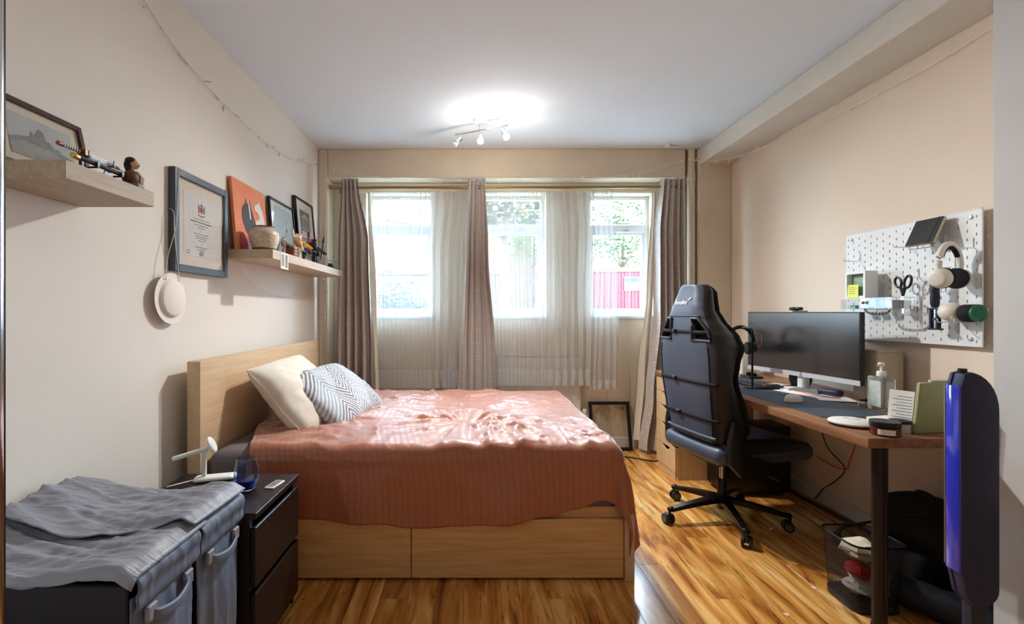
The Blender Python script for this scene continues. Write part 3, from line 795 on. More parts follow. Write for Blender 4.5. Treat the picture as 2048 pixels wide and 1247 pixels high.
rid = lambda *a: (1-abs(noise.noise(Vector(a))))**3
def lid_pt(y0, y1, zoff, seed):
    def fn(u, v):
        x = -1.365+(.573)*u; y = y0+(y1-y0)*v
        z = .648+zoff
        z -= .040*math.sin(PI*u)
        z += .018*math.exp(-(((x+1.30)/.14)**2+((y-1.55)/.12)**2))
        z += (.016*rid(x*1.3+seed, y*12+x*3, seed)+.011*rid(x*2, y*28+x*7+seed, 2)+.006*rid(x*6+y*9, y*34-x*9+seed, 7)+.006*fbm(x*4, y*7, seed))*(1-smooth01(.8, 1, u))+.008*smooth01(.8, 1, u)
        if zoff == 0 and v < .08: z -= (1-v/.08)**1.5*.022
        if u > .93: z -= (u-.93)*.42
        return (x, y, z)
    return fn
near = B().grid(lid_pt(1.085, 1.40, 0, 1.7), 60, 50).obj('lid', M['nylon'], t, 180); solid(near, .004, -1)
def far_fn(u, v):
    f = lid_pt(1.335, 1.628, .014, 5.2); x, y, z = f(u, v)
    y += .05*math.sin(PI*min(1, u*1.1))*(1-v)**3*-1
    z += .012*(1-v)**2*math.sin(u*7)
    return (x, y, z)
far = B().grid(far_fn, 60, 50).obj('lid', M['nylon'], t, 180); solid(far, .004, -1)
for y0, y1, sd in ((1.118, 1.362, 1), (1.378, 1.622, 6)):
    def bag_fn(u, v, y0=y0, y1=y1, sd=sd):
        y = y0+(y1-y0)*u; z = .03+.535*v
        gap = 1-.06*(1-v)*abs(2*u-1)
        x = -.822+.028*math.sin(PI*u)**.6*(.35+.65*math.sin(PI*min(1, v*1.05)))+.008*rid(y*16+sd, z*3, sd)+.005*fbm(y*20, z*4, sd)
        return (x, (y0+y1)/2+(y-(y0+y1)/2)*gap, z)
    bg_ = B().grid(bag_fn, 36, 40).obj('bag', M['nylon2'], t, 180); solid(bg_, .004, -1)
    def band_fn(u, v, y0=y0, y1=y1, sd=sd):
        y = y0-.004+(y1-y0+.008)*u; z = .530+.112*v
        x = -.806+.010*math.sin(PI*v)-.02*smooth01(.75, 1, v)+.003*math.sin(v*PI*4)+.005*rid(y*38+sd, z*9, sd)*(.4+.6*v)+.003*fbm(y*30, z*30, sd)
        return (x, y, z)
    bd = B().grid(band_fn, 40, 16).obj('cuff', M['nylon2'], t, 180); solid(bd, .004, -1)
    ym = (y0+y1)/2
    pts = spline([(-.802, ym-.075, .505), (-.790, ym-.055, .492), (-.782, ym, .484), (-.790, ym+.055, .492), (-.802, ym+.075, .505)], 6)
    B().tube(pts, .006, 8, flat=2.4).obj('handle', M['nylon2'], t)
    for yy in (ym-.075, ym+.075): B().box(-.806, -.794, yy-.018, yy+.018, .488, .528, .003, 1).obj('handle_patch', M['nylon'], t)
t2 = thing('mirror_wardrobe', 'mirrored sliding wardrobe with metal edge at the left edge of view', 'wardrobe', (-1.1, .25, 0))
B().box(XL+.003, -.83, -.30, .795, 0, 2.45).obj('body', M['white'], t2, 0)
B().box(-.826, -.806, -.28, .782, .04, 2.42).obj('mirror_door', mat('mirror', (.9, .92, .92, 1), .0, metal=1), t2, 0)
B().box(-.829, -.798, .782, .800, .02, 2.44, .004, 2).obj('door_edge', M['chrome'], t2)
B().box(-.829, -.802, .800, .806, .02, 2.44, .001, 1).obj('door_seal', M['black'], t2)
# ------------------------------------------------------------------ ceiling spot lamp
t = thing('ceiling_spot_lamp', 'three-head ceiling spotlight bar with two lit bulbs', 'ceiling lamp', (.05, 3.56, ZC))
B().lathe([(0, ZC), (.055, ZC), (.055, ZC-.018), (.045, ZC-.028), (0, ZC-.028)], (.05, 3.56, 0), 28).obj('mount', M['whitem'], t)
B().cyl((.05, 3.56, ZC-.028), (.05, 3.56, ZC-.075), .010, seg=12).obj('stem', M['steel'], t)
P0, P1 = Vector((-.145, 3.65, ZC-.078)), Vector((.25, 3.46, ZC-.078))
B().cyl(P0, P1, .0065, seg=10).obj('bar', M['steel'], t)
bulbm = mat('lit_bulb', C(255, 236, 190), .3, emit=25, ecol=C(255, 226, 170))
offm = mat('unlit_bulb', C(225, 225, 225), .1)
for k, (f, aim, lit) in enumerate(((.10, (-.62, -.25, -.75), False), (.5, (-.05, -.52, -.85), True), (.92, (.28, -.5, -.85), True))):
    p = P0.lerp(P1, f); aim = Vector(aim).normalized()
    q = p+Vector((0, 0, -.035))
    h = B().cyl(p, q, .005, seg=10).cyl(q-aim*.005, q+aim*.055, .019, .021, 18, .002).obj('spot_head', M['chrome'], t)
    c = q+aim*.066
    Mr = aim.to_track_quat('Z', 'Y').to_matrix().to_4x4()
    B().lathe([(0, -.010), (.012, -.010), (.0225, .004), (.0235, .010), (.0225, .013), (0, .015)], c, 20, Mr).obj('bulb', bulbm if lit else offm, h)
    if lit:
        for kind_, en in (('POINT', LAMP_W), ('SPOT', SPOT_W)):      # glow of the glass and the reflector's beam
            l = bpy.data.lights.new('bulb_light', kind_); l.energy = en; l.color = (1, .975, .94); l.shadow_soft_size = .03
            lo = bpy.data.objects.new('bulb_light', l); COL.objects.link(lo); lo.parent = t; lo.location = c+aim*.055-Vector((.05, 3.56, ZC))
            if kind_ == 'SPOT':
                l.spot_size = math.radians(142); l.spot_blend = .9; lo.rotation_euler = aim.to_track_quat('-Z', 'Y').to_euler()
t = thing('ceiling_sensor', 'small white sensor with stub pipe on ceiling near right corner', 'sensor', (1.69, 4.09, ZC))
B().lathe([(0, ZC), (.026, ZC), (.026, ZC-.02), (.018, ZC-.028), (0, ZC-.028)], (1.69, 4.09, 0), 18).obj('base', M['white'], t)
B().cyl((1.70, 4.09, ZC-.016), (1.77, 4.12, ZC-.010), .012, seg=12).obj('stub', M['white'], t)

# ------------------------------------------------------------------ floating shelves
def shelf(label, y0, y1, z1, mt):
    t = thing('floating_shelf', label, 'shelf', (-1.26, (y0+y1)/2, z1-.052), group='floating shelves on the left wall')
    B().box(XL+.001, -1.13, y0, y1, z1-.052, z1, .0012, 1).obj('board', mt, t)
    return t
SZ1, SZ2 = 1.672, 1.603
shelf('short grey oak floating shelf holding the swords and bust', 1.30, 1.66, SZ1, M['shelfwood'])
shelf('long pale floating shelf holding the vase and leaning pictures', 2.64, 4.06, SZ2, wood('pale_shelf', C(214, 196, 172), C(192, 172, 146), 1, .5))

def leaning(name, label, cat, y0, y1, zb, h, xb, xt, depth, fw, framem, fill, glass=True, extra=None):
    """picture leaning on the left wall. local: x along +Y, y up, z out towards the room"""
    ang = math.atan2(xt-xb, h)          # negative: leans back to the wall
    up = Vector((xt-xb, 0, math.sqrt(h*h-(xt-xb)**2))).normalized()
    # faces +X: x axis = +Y, y axis = up, normal = x cross y ~ +X
    Mx = frame_M((xb, y0, zb), (0, 1, 0), up)
    t = thing(name, label, cat, Mx.translation, Mx.to_euler(), local=True)
    W = y1-y0
    if framem is not None:
        b = B().box(0, fw, 0, h, -depth, 0, .0015, 1).box(W-fw, W, 0, h, -depth, 0, .0015, 1).box(fw, W-fw, 0, fw, -depth, 0, .0015, 1).box(fw, W-fw, h-fw, h, -depth, 0, .0015, 1)
        b.obj('frame', framem, t)
        B().box(fw, W-fw, fw, h-fw, -depth+.002, -.010).obj('mount', fill, t, 0)
        if glass: B().box(fw, W-fw, fw, h-fw, -.006, -.004).obj('glass', M['frameglass'], t, 0)
    if extra: extra(t, W, h, -.0098 if framem is not None else 0)
    return t
def flat(t, name, mt, poly, z, d=.0008):
    return B().prism(poly, z, z+d).obj(name, mt, t, 0)
def rect(x0, y0, x1, y1): return [(x0, y0), (x1, y0), (x1, y1), (x0, y1)]
M['brownframe'] = wood('mahogany', C(84, 44, 36), C(58, 30, 26), 0, .3)
M['mountcream'] = mat('cream_mount', C(226, 216, 192), .8)
M['engr'] = mat('engraving_paper', C(196, 198, 198), .8, var=.12, vscale=20)
M['engr2'] = mat('engraving_tone', C(150, 152, 152), .8, var=.35, vscale=60)
M['engr3'] = mat('engraving_light_tone', C(172, 170, 162), .8, var=.25, vscale=50)
def castle(t, W, h, z):
    x0, x1, y0, y1 = .055, W-.05, .045, h-.045
    p = flat(t, 'print', M['engr'], rect(x0, y0, x1, y1), z)
    sil = [(x0, y0), (x1, y0), (x1, y0+.035), (x1-.03, y0+.045), (x1-.05, y0+.05), (x1-.06, y0+.062), (x1-.075, y0+.058), (x1-.09, y0+.075), (x1-.10, y0+.072), (x1-.105, y0+.098), (x1-.118, y0+.105), (x1-.128, y0+.096), (x1-.135, y0+.08), (x1-.15, y0+.088), (x1-.155, y0+.07), (x0+.03, y0+.06), (x0, y0+.05)]
    flat(t, 'drawn_castle', M['engr2'], sil, z+.0009)
    flat(t, 'drawn_hill', M['engr3'], [(x0, y0), (x1, y0), (x1, y0+.02), (x0+.12, y0+.045), (x0+.05, y0+.05), (x0, y0+.035)], z+.0018)
leaning('framed_engraving', 'brown framed castle engraving leaning on the short shelf', 'picture', 1.305, 1.635, SZ1+.001, .222, -1.318, -1.366, .016, .018, M['brownframe'], M['mountcream'], extra=castle)

# painting with two cats
M['canvas_or'] = mat('orange_paint', C(232, 152, 112), .75, col2=C(220, 122, 88), vscale=3, bump=.1, bscale=120)
def cats(t, W, h, z):
    B().box(0, W, 0, h, -.018, 0, .002, 1).obj('canvas', M['canvas_or'], t)
    def sm(p): return [(a.x, a.y) for a in spline([Vector((x, y, 0)) for x, y in p]+[Vector((p[0][0], p[0][1], 0))], 5)[:-1]]
    gk = mat('cat_dark_paint', C(72, 70, 80), .7, var=.2, vscale=12); wk = mat('cat_white_paint', C(222, 216, 212), .7, var=.06, vscale=10)
    flat(t, 'lilac_band', mat('lilac_paint', C(150, 120, 142), .7, var=.2, vscale=10), sm([(W*.30, .003), (W*.50, .003), (W*.55, h*.15), (W*.48, h*.30), (W*.36, h*.30)]), z)
    a = flat(t, 'dark_cat', gk, sm([(W*.30, h*.30), (W*.22, h*.45), (W*.24, h*.62), (W*.33, h*.70), (W*.36, h*.78), (W*.38, h*.71), (W*.47, h*.72), (W*.49, h*.78), (W*.50, h*.68), (W*.58, h*.52), (W*.60, h*.38), (W*.52, h*.26), (W*.4, h*.22)]), z+.0009)
    flat(t, 'white_blaze', wk, sm([(W*.44, h*.50), (W*.42, h*.70), (W*.455, h*.71), (W*.475, h*.50)]), z+.0018)
    flat(t, 'white_cat', wk, sm([(W*.66, h*.30), (W*.62, h*.48), (W*.74, h*.55), (W*.72, h*.63), (W*.62, h*.66), (W*.64, h*.74), (W*.74, h*.78), (W*.77, h*.84), (W*.80, h*.77), (W*.88, h*.66), (W*.93, h*.45), (W*.95, h*.30)]), z+.0014)
    flat(t, 'red_glow', mat('red_paint', C(196, 60, 52), .7, col2=C(222, 104, 72), vscale=8), sm([(W*.08, .003), (W*.28, .003), (W*.30, h*.16), (W*.2, h*.26), (W*.10, h*.2)]), z+.0005)
leaning('cat_painting', 'orange canvas painting of two cats leaning behind the vase', 'painting', 2.645, 3.06, SZ2+.001, .415, -1.332, -1.367, .018, .01, None, None, extra=cats)
M['picblue'] = mat('pale_print', C(206, 220, 224), .6, var=.08, vscale=20)
M['bframe'] = mat('black_frame', C(24, 22, 22), .35)
def sketch(t, W, h, z):
    p = flat(t, 'print', M['picblue'], rect(.045, .045, W-.045, h-.045), z)
    for i in range(14):
        x, y = random.uniform(.07, W-.1), random.uniform(.08, h-.09)
        B().tube([(x, y, z+.001), (x+random.uniform(.02, .06), y+random.uniform(-.02, .03), z+.001)], .0006, 4).obj('pencil_line', M['engr2'], t, 0)
    flat(t, 'stamp', M['ink'], rect(W*.62, h*.52, W*.66, h*.57), z+.001)
leaning('framed_sketch', 'thin black frame with faint pale sketch beside the cat painting', 'picture', 3.13, 3.55, SZ2+.001, .425, -1.325, -1.364, .018, .014, M['bframe'], M['paper'], extra=sketch)
def photos(t, W, h, z):
    a = flat(t, 'upper_photo', M['engr2'], rect(.09, h*.54, W-.09, h*.84), z)
    flat(t, 'temple_base', M['engr'], rect(.11, h*.56, W-.11, h*.585), z+.0009); flat(t, 'temple_roof', M['engr'], [(.10, h*.73), (W-.10, h*.73), (W/2, h*.80)], z+.0009)
    for i in range(5): flat(t, 'temple_column', M['engr'], rect(.12+i*(W-.25)/4, h*.585, .13+i*(W-.25)/4, h*.73), z+.0009)
    flat(t, 'lower_photo', M['engr3'], rect(.09, h*.14, W-.09, h*.44), z)
leaning('framed_photos', 'thick black frame with two grey photographs at far shelf end', 'picture', 3.58, 3.97, SZ2+.001, .54, -1.315, -1.362, .028, .016, M['bframe'], M['paper'], extra=photos)

# certificate on the wall
M['slateframe'] = mat('slate_frame', C(66, 76, 88), .35)
Mx = frame_M((XL+.032, 2.135, 1.438), (0, 1, 0), (0, 0, 1))
t = thing('framed_certificate', 'dark slate framed certificate hung on the left wall', 'certificate', Mx.translation, Mx.to_euler(), local=True)
W, h, fw = .46, .475, .034
B().box(0, fw, 0, h, -.031, 0, .002, 1).box(W-fw, W, 0, h, -.031, 0, .002, 1).box(fw, W-fw, 0, fw, -.031, 0, .002, 1).box(fw, W-fw, h-fw, h, -.031, 0, .002, 1).obj('frame', M['slateframe'], t)
B().box(fw, W-fw, fw, h-fw, -.03, -.014).obj('mount', mat('mount_board', C(230, 222, 210), .8), t, 0)
B().box(fw, W-fw, fw, h-fw, -.007, -.005).obj('glass', M['frameglass'], t, 0)
sh = B().box(.085, W-.085, .085, h-.085, -.014, -.013).obj('certificate_sheet', mat('certificate_paper', C(224, 224, 220), .7), t, 0)
z = -.0129; cx = W/2
cr = mat('crest_red', C(140, 40, 56), .6)
b = B().prism([(cx-.014, .335), (cx+.014, .335), (cx+.014, .318), (cx, .302), (cx-.014, .318)], z, z+.0006)
b.prism([(cx-.012, .338), (cx+.012, .338), (cx+.007, .350), (cx+.003, .346), (cx, .358), (cx-.003, .346), (cx-.007, .350)], z, z+.0006)
for s in (-1, 1):
    b.prism([(cx+s*.017, .305), (cx+s*.026, .305), (cx+s*.03, .33), (cx+s*.026, .35), (cx+s*.019, .34)][::s], z, z+.0006)
b.prism([(cx-.03, .300), (cx-.015, .294), (cx+.015, .294), (cx+.03, .300), (cx+.026, .292), (cx, .287), (cx-.026, .292)], z, z+.0006)
b.obj('crest', cr, sh, 0)
for y, wd, th in ((.272, .14, .0025), (.258, .18, .005), (.243, .12, .003), (.230, .07, .003), (.214, .012, .002), (.200, .13, .003), (.188, .11, .003), (.178, .09, .003), (.166, .06, .003), (.150, .012, .002), (.134, .10, .0035), (.122, .07, .003)):
    b = B(); x = cx-wd/2
    while x < cx+wd/2:
        l = random.uniform(.006, .016); b.prism(rect(x, y-th/2, min(x+l, cx+wd/2), y+th/2), z, z+.0005); x += l+.003
    b.obj('text_line', M['ink'], sh, 0)
B().prism(rect(cx-.016, .092, cx+.016, .115), z, z+.001).obj('seal', mat('foil_seal', C(170, 196, 214), .25, metal=.6), sh, 0)
for y in (.108, .096): B().prism(rect(.105, y, .135, y+.003), z, z+.0005).obj('signature', M['ink'], sh, 0)
# paper plate on a string
pc = Vector((-1.362, 2.118, 1.312))
t = thing('paper_plate', 'white paper plate hung on a string below the certificate', 'plate', pc)
Mp = Matrix.Rotation(PI/2, 4, 'Y') @ Matrix.Rotation(0, 4, 'Z')
B().lathe([(0, .016), (.074, .016), (.080, .013), (.088, .002), (.112, .0), (.115, .001), (.115, -.0005), (.087, .0), (.078, .0115), (.072, .0142), (0, .0142)], pc, 40, Matrix.Rotation(PI/2, 4, 'Y')).obj('dish', mat('paper_plate', C(236, 228, 222), .65), t)
hk = (XL+.035, 2.16, 1.915)
B().tube(spline([(pc.x+.006, 2.07, 1.410), (XL+.033, 2.085, 1.5), (XL+.036, 2.14, 1.66), hk], 6), .0016, 5).tube(spline([(pc.x+.006, 2.165, 1.408), (XL+.034, 2.145, 1.5), (XL+.036, 2.125, 1.62), (XL+.030, 2.13, 1.70), (XL+.008, 2.131, 1.72)], 6), .0016, 5).tube([(pc.x+.006, 2.165, 1.408), (pc.x+.008, 2.16, 1.398), (pc.x+.004, 2.17, 1.392)], .0022, 5).tube([(pc.x+.006, 2.07, 1.410), (pc.x+.008, 2.066, 1.400), (pc.x+.004, 2.075, 1.393)], .0022, 5).obj('string', M['cream'], t)

# ------------------------------------------------------------------ ornaments
# vase
t = thing('ceramic_vase', 'speckled cream stoneware vase on the long shelf', 'vase', (-1.225, 2.745, SZ2))
def speckle():
    m = mat('speckled_glaze', C(226, 214, 192), .3, col2=C(178, 158, 130), vscale=90, coat=.3); return m
B().lathe([(0, 0), (.058, 0), (.063, .012), (.078, .055), (.083, .09), (.078, .112), (.062, .128), (.052, .132), (.055, .142), (.053, .144), (.048, .142), (.046, .13), (.06, .115), (.07, .09), (.06, .03), (0, .01)], (-1.225, 2.745, SZ2), 36).obj('body', speckle(), t)
rim = mat('brown_glaze', C(110, 72, 44), .4, var=.3, vscale=60)
B().lathe([(.0515, .136), (.0555, .140), (.0555, .1445), (.049, .1455), (.047, .141)], (-1.225, 2.745, SZ2), 36).obj('rim', rim, t)
B().lathe([(.0585, .0005), (.0655, .009), (.0668, .016), (.0635, .0145), (.0575, .002)], (-1.225, 2.745, SZ2), 36).obj('foot', rim, t)

# model figures: generic toy robots and bricks
def robot(label, loc, s, rz, c1, c2, c3, wing=None, weapon=None, pose=0):
    t = thing('robot_figure', label, 'figure', loc, (0, 0, rz), group='model figures on the long shelf', local=True)
    t.scale = (1.75, 1.75, 1.1)
    a, b2, c = [mat('toy_plastic', k, .4) for k in (c1, c2, c3)]
    u = s/10
    for sx in (-1, 1):
        l = B().box(sx*.5*u, sx*1.35*u, -.4*u, .4*u, 0, .35*u, .08*u, 1).box(sx*.55*u, sx*1.2*u, -.3*u, .35*u, .35*u, 2.1*u, .1*u, 1).box(sx*.5*u, sx*1.25*u, -.4*u, .4*u, 1.9*u, 2.5*u, .1*u, 1).box(sx*.4*u, sx*1.05*u, -.25*u, .3*u, 2.5*u, 4.1*u, .1*u, 1)
        l.obj('leg', a, t)
        R = Matrix.Translation((sx*1.6*u, 0, 6.6*u)) @ Matrix.Rotation(sx*(.25+.5*pose), 4, 'Y') @ Matrix.Rotation(-.4-.5*pose*sx, 4, 'X')
        B().box(-.35*u, .35*u, -.35*u, .35*u, -1.9*u, 0, .08*u, 1, R).box(-.4*u, .4*u, -.4*u, .4*u, -3.6*u, -1.9*u, .1*u, 1, R).box(-.3*u, .3*u, -.3*u, .3*u, -4.2*u, -3.6*u, .08*u, 1, R).box(-.6*u, .6*u, -.6*u, .6*u, -.5*u, .7*u, .12*u, 1, R).obj('arm', a if sx < 0 else b2, t)
    B().box(-1.1*u, 1.1*u, -.6*u, .7*u, 5.2*u, 7.2*u, .2*u, 1).box(-.75*u, .75*u, -.5*u, .5*u, 4.4*u, 5.3*u, .1*u, 1).obj('torso', b2, t)
    B().box(-1.0*u, 1.0*u, -.55*u, .55*u, 3.8*u, 4.5*u, .1*u, 1).box(-.5*u, .5*u, -.75*u, -.5*u, 6.1*u, 6.9*u, .05*u, 1).obj('armour', c, t)
    hd = B().box(-.45*u, .45*u, -.5*u, .45*u, 7.3*u, 8.5*u, .18*u, 2).obj('head', a, t)
    B().prism([(-.1*u, 8.2*u), (.1*u, 8.2*u), (1.1*u, 9.6*u), (.9*u, 9.6*u), (0, 8.6*u), (-.9*u, 9.6*u), (-1.1*u, 9.6*u)], 0, .12*u, frame_M((0, -.5*u, 0), (1, 0, 0), (0, 0, 1))).obj('crest', c, hd)
    if wing:
        wm = mat('toy_wing', wing, .4)
        for sx in (-1, 1):
            R = Matrix.Translation((sx*.7*u, .9*u, 6.5*u)) @ Matrix.Rotation(sx*.75, 4, 'Y')
            B().prism([(-.6*u, -2.6*u), (.6*u, -2.8*u), (1.1*u, 2.0*u), (.2*u, 4.4*u), (-.6*u, 2.4*u)], -.16*u, .16*u, R @ frame_M((0, 0, 0), (1, 0, 0), (0, 0, 1))).obj('wing', wm, t)
    if weapon:
        B().cyl((1.9*u, -1.2*u, 2.2*u), (2.6*u, -1.8*u, 9.5*u), .16*u, seg=8).cyl((2.45*u, -1.7*u, 8.2*u), (2.75*u, -1.9*u, 10.6*u), .35*u, .05*u, 8).obj('weapon', mat('toy_weapon', weapon, .4), t)
    return t
robot('small grey toy robot right beside the speckled vase', (-1.175, 2.895, SZ2), .115, 1.9, C(190, 182, 178), C(120, 112, 110), C(170, 60, 60), pose=.6)
robot('white and yellow toy robot with spear in the middle of shelf', (-1.18, 3.17, SZ2), .185, 1.8, C(232, 226, 206), C(225, 180, 60), C(205, 40, 40), weapon=C(60, 60, 66), wing=C(226, 222, 208), pose=.5)
robot('black and blue toy robot with red wings near box', (-1.19, 3.50, SZ2), .20, 1.8, C(34, 36, 46), C(50, 60, 80), C(190, 195, 205), wing=C(200, 30, 34), weapon=C(40, 40, 46), pose=.4)
robot('dark charcoal toy robot between the white and red-winged robots', (-1.215, 3.33, SZ2), .155, 1.4, C(60, 58, 60), C(40, 40, 44), C(120, 118, 118), pose=.3)
t = thing('toy_brick_house', 'tiny brown brick toy house between two robots', 'toy house', (-1.165, 2.99, SZ2))
br = mat('toy_brick', C(140, 84, 62), .6, var=.25, vscale=60)
B().box(-1.19, -1.14, 2.97, 3.02, SZ2, SZ2+.06).obj('walls', br, t, 0)
for k in range(6):
    B().box(-1.1395, -1.136, 2.971+(k % 2)*.006, 3.013+(k % 2)*.006, SZ2+.003+k*.0095, SZ2+.010+k*.0095, .001, 1).obj('brick_course', mat('toy_brick_light', C(206, 180, 160), .6) if k % 2 else br, t)
B().box(-1.193, -1.137, 2.967, 3.023, SZ2+.06, SZ2+.066).obj('roof', M['brownframe'], t, 0)
t = thing('display_box', 'small clear display box with dark model at the shelf end', 'display box', (-1.175, 3.86, SZ2))
B().box(-1.215, -1.135, 3.81, 3.91, SZ2+.008, SZ2+.075, .002, 1).obj('cover', M['clear'], t)
B().box(-1.218, -1.132, 3.807, 3.913, SZ2, SZ2+.008, .001, 1).obj('base', M['black'], t)
b = B()
for xx in (-1.215, -1.138):
    for yy in (3.81, 3.907): b.box(xx, xx+.003, yy, yy+.003, SZ2+.008, SZ2+.076)
for yy in (3.81, 3.907): b.box(-1.215, -1.135, yy, yy+.003, SZ2+.074, SZ2+.077)
for xx in (-1.215, -1.138): b.box(xx, xx+.003, 3.81, 3.91, SZ2+.074, SZ2+.077)
b.obj('frame', mat('pale_blue_plastic', C(176, 196, 206), .4), t, 0)
B().box(-1.20, -1.15, 3.83, 3.89, SZ2+.0085, SZ2+.03, .008, 2).box(-1.195, -1.16, 3.84, 3.87, SZ2+.03, SZ2+.045, .006, 2).obj('model', mat('model_blue', C(60, 70, 90), .4), t)
t = thing('photo_card', 'small black and white photo card taped to the shelf front', 'card', (-1.129, 2.80, 1.555))
B().box(-1.1292, -1.1280, 2.745, 2.855, 1.505, 1.600).obj('card', M['paper'], t, 0)
B().box(-1.1279, -1.1276, 2.755, 2.795, 1.52, 1.592).obj('picture', M['engr3'], t, 0)
B().box(-1.1279, -1.1276, 2.81, 2.845, 1.515, 1.592).obj('picture', M['engr2'], t, 0)

# swords on a stand
def sword(label, z, x, blade, handle, tip, y0=1.355, y1=1.59):
    t = thing('toy_katana', label, 'sword', (x, (y0+y1)/2, z), group='miniature swords on the short shelf')
    ym = y0+.075
    B().tube([(x, y0, z), (x, y0+.035, z-.001), (x, ym, z)], .0052, 8).obj('grip', handle, t)
    b = B()
    for k in range(7): b.cyl((x, y0+.012+k*.0085, z-.0005), (x, y0+.0155+k*.0085, z-.0005), .0057, seg=8)
    b.obj('grip_wrap', M['white'], t)
    B().cyl((x, y0-.006, z), (x, y0+.008, z), .0065, seg=10).obj('pommel', tip, t)
    B().cyl((x, ym, z), (x, ym+.006, z), .015, seg=6).obj('guard', mat('guard_copper', C(130, 70, 44), .35, metal=.5), t)
    return t, ym
t, ym = sword('miniature sword with bare silver blade on the upper rest', 1.736, -1.195, None, mat('grip_dark', C(60, 48, 70), .5), mat('pommel_pink', C(150, 60, 80), .4))
B().tube([(-1.195, ym+.006, 1.736), (-1.195, 1.52, 1.735), (-1.195, 1.575, 1.731), (-1.195, 1.592, 1.728)], [.0055, .0052, .004, .0008], 6, flat=1.6).obj('blade', mat('bright_blade', C(226, 228, 232), .35, metal=.5), t)
t = thing('sword_scabbard', 'dark miniature scabbard with gold ends on the lower rest', 'scabbard', (-1.165, 1.47, 1.706))
B().tube([(-1.165, 1.375, 1.707), (-1.165, 1.47, 1.705), (-1.165, 1.583, 1.703)], .0072, 10).obj('sheath', mat('sheath', C(40, 42, 52), .3), t)
gd = mat('gold', C(212, 176, 96), .25, metal=1)
for y0, y1 in ((1.362, 1.385), (1.576, 1.592)): B().cyl((-1.165, y0, 1.706), (-1.165, y1, 1.7045), .0085, seg=10, bev=.002).obj('fitting', gd, t)
t = thing('sword_stand', 'black two-tier miniature sword stand on the short shelf', 'stand', (-1.19, 1.48, SZ1))
B().box(-1.215, -1.155, 1.43, 1.56, SZ1, SZ1+.007, .002, 1).obj('base', M['black'], t)
for y in (1.445, 1.545):
    B().box(-1.212, -1.202, y-.005, y+.005, SZ1+.007, 1.726, .001, 1).box(-1.212, -1.18, y-.005, y+.005, 1.7245, 1.7285, .001, 1).box(-1.183, -1.18, y-.005, y+.005, 1.7285, 1.745, .001, 1).box(-1.175, -1.154, y-.005, y+.005, 1.6925, 1.6965, .001, 1).box(-1.156, -1.153, y-.005, y+.005, 1.6965, 1.714, .001, 1).box(-1.203, -1.175, y-.005, y+.005, 1.6925, 1.6965, .001, 1).obj('post', M['black'], t)
B().prism([(-.02, 0), (.02, 0), (.016, .012), (.01, .02), (0, .014), (-.012, .02)], 0, .004, frame_M((-1.17, 1.50, SZ1+.007), (0, 1, 0), (0, 0, 1))).obj('name_plate', mat('grey_plate', C(150, 150, 150), .4), t)
# bust
t = thing('portrait_bust', 'small painted bust of long-haired man with brown coat', 'bust', (-1.168, 1.605, SZ1), (0, 0, .35), local=True)
t.scale = (1.25, 1.25, 1.25)
skin = mat('bust_skin', C(216, 176, 136), .6); hair = mat('bust_hair', C(34, 26, 24), .6); coat = mat('bust_coat', C(110, 66, 34), .6, var=.2, vscale=40)
B().box(-.022, .022, -.026, .026, 0, .012, .0015, 1).obj('plinth', mat('plinth', C(120, 112, 106), .5), t)
b = B().sph((0, -.002, .026), (.022, .031, .022), 18, 12).sph((0, -.004, .014), (.02, .026, .006), 16, 8); b.obj('shoulders', coat, t)
b = B()
for k in range(6):
    y = -.010+k*.004; b.tube([(.014, y, .044), (.0235, y+.002, .03), (.0215, y+.003, .014)], .0022, 5)
b.obj('shirt', mat('bust_shirt', C(196, 186, 170), .7), t)
hd = B().cyl((0, 0, .04), (.001, .0, .055), .007, seg=12).sph((.003, 0, .066), (.0125, .0105, .0145), 18, 14).sph((.0155, 0, .0645), (.0035, .0022, .0035), 8, 6).sph((.011, 0, .057), (.005, .005, .004), 8, 6)
for s in (-1, 1): hd.sph((.002, s*.0105, .065), (.003, .0015, .004), 8, 6)
hd = hd.obj('head', skin, t)
B().sph((.0135, .004, .0685), .0016, 8, 6).sph((.0135, -.004, .0685), .0016, 8, 6).tube([(.0145, -.005, .0595), (.0158, 0, .061), (.0145, .005, .0595)], .0011, 5).obj('face_details', hair, hd)
B().sph((-.003, 0, .0735), (.0135, .0135, .0115), 18, 12).sph((-.008, 0, .062), (.0105, .0145, .016), 16, 12).sph((-.006, .009, .052), (.008, .007, .010), 12, 8).sph((-.006, -.009, .052), (.008, .007, .010), 12, 8).obj('hair', hair, hd)

# ------------------------------------------------------------------ string lights
wire = mat('clear_wire', C(200, 198, 192), .4)
wirew = mat('white_wire', C(240, 240, 238), .4)
def string_lights(name, label, pts, n, mt, r=.0018):
    pts = spline(pts, 10); t = thing(name, label, 'string lights', pts[len(pts)//2], group='fairy light strings')
    B().tube(pts, r, 5).obj('wire', mt, t)
    bm_ = B().cyl((0, 0, 0), (0, 0, .016), .0014, seg=5).cyl((0, 0, .014), (0, 0, .040), .0042, .003, 6)
    me = bpy.data.meshes.new('bulb'); bm_.bm.to_mesh(me); bm_.bm.free(); me.materials.append(mt)
    Lr = sum((b_-a).length for a, b_ in zip(pts, pts[1:])); step = Lr/n; acc = step/2; k = 0
    for a, b_ in zip(pts, pts[1:]):
        d = (b_-a).length
        while acc < d:
            o = link('bulb', me, None, t); o.location = a.lerp(b_, acc/d)-OFF[t.name]
            o.rotation_euler = (random.choice((1.1, 1.9, -1.0, 2.6))+random.uniform(-.4, .4), random.uniform(-.5, .5), random.uniform(0, 6.28)); acc += step; k += 1
        acc -= d
    return t
xw = XL+.012
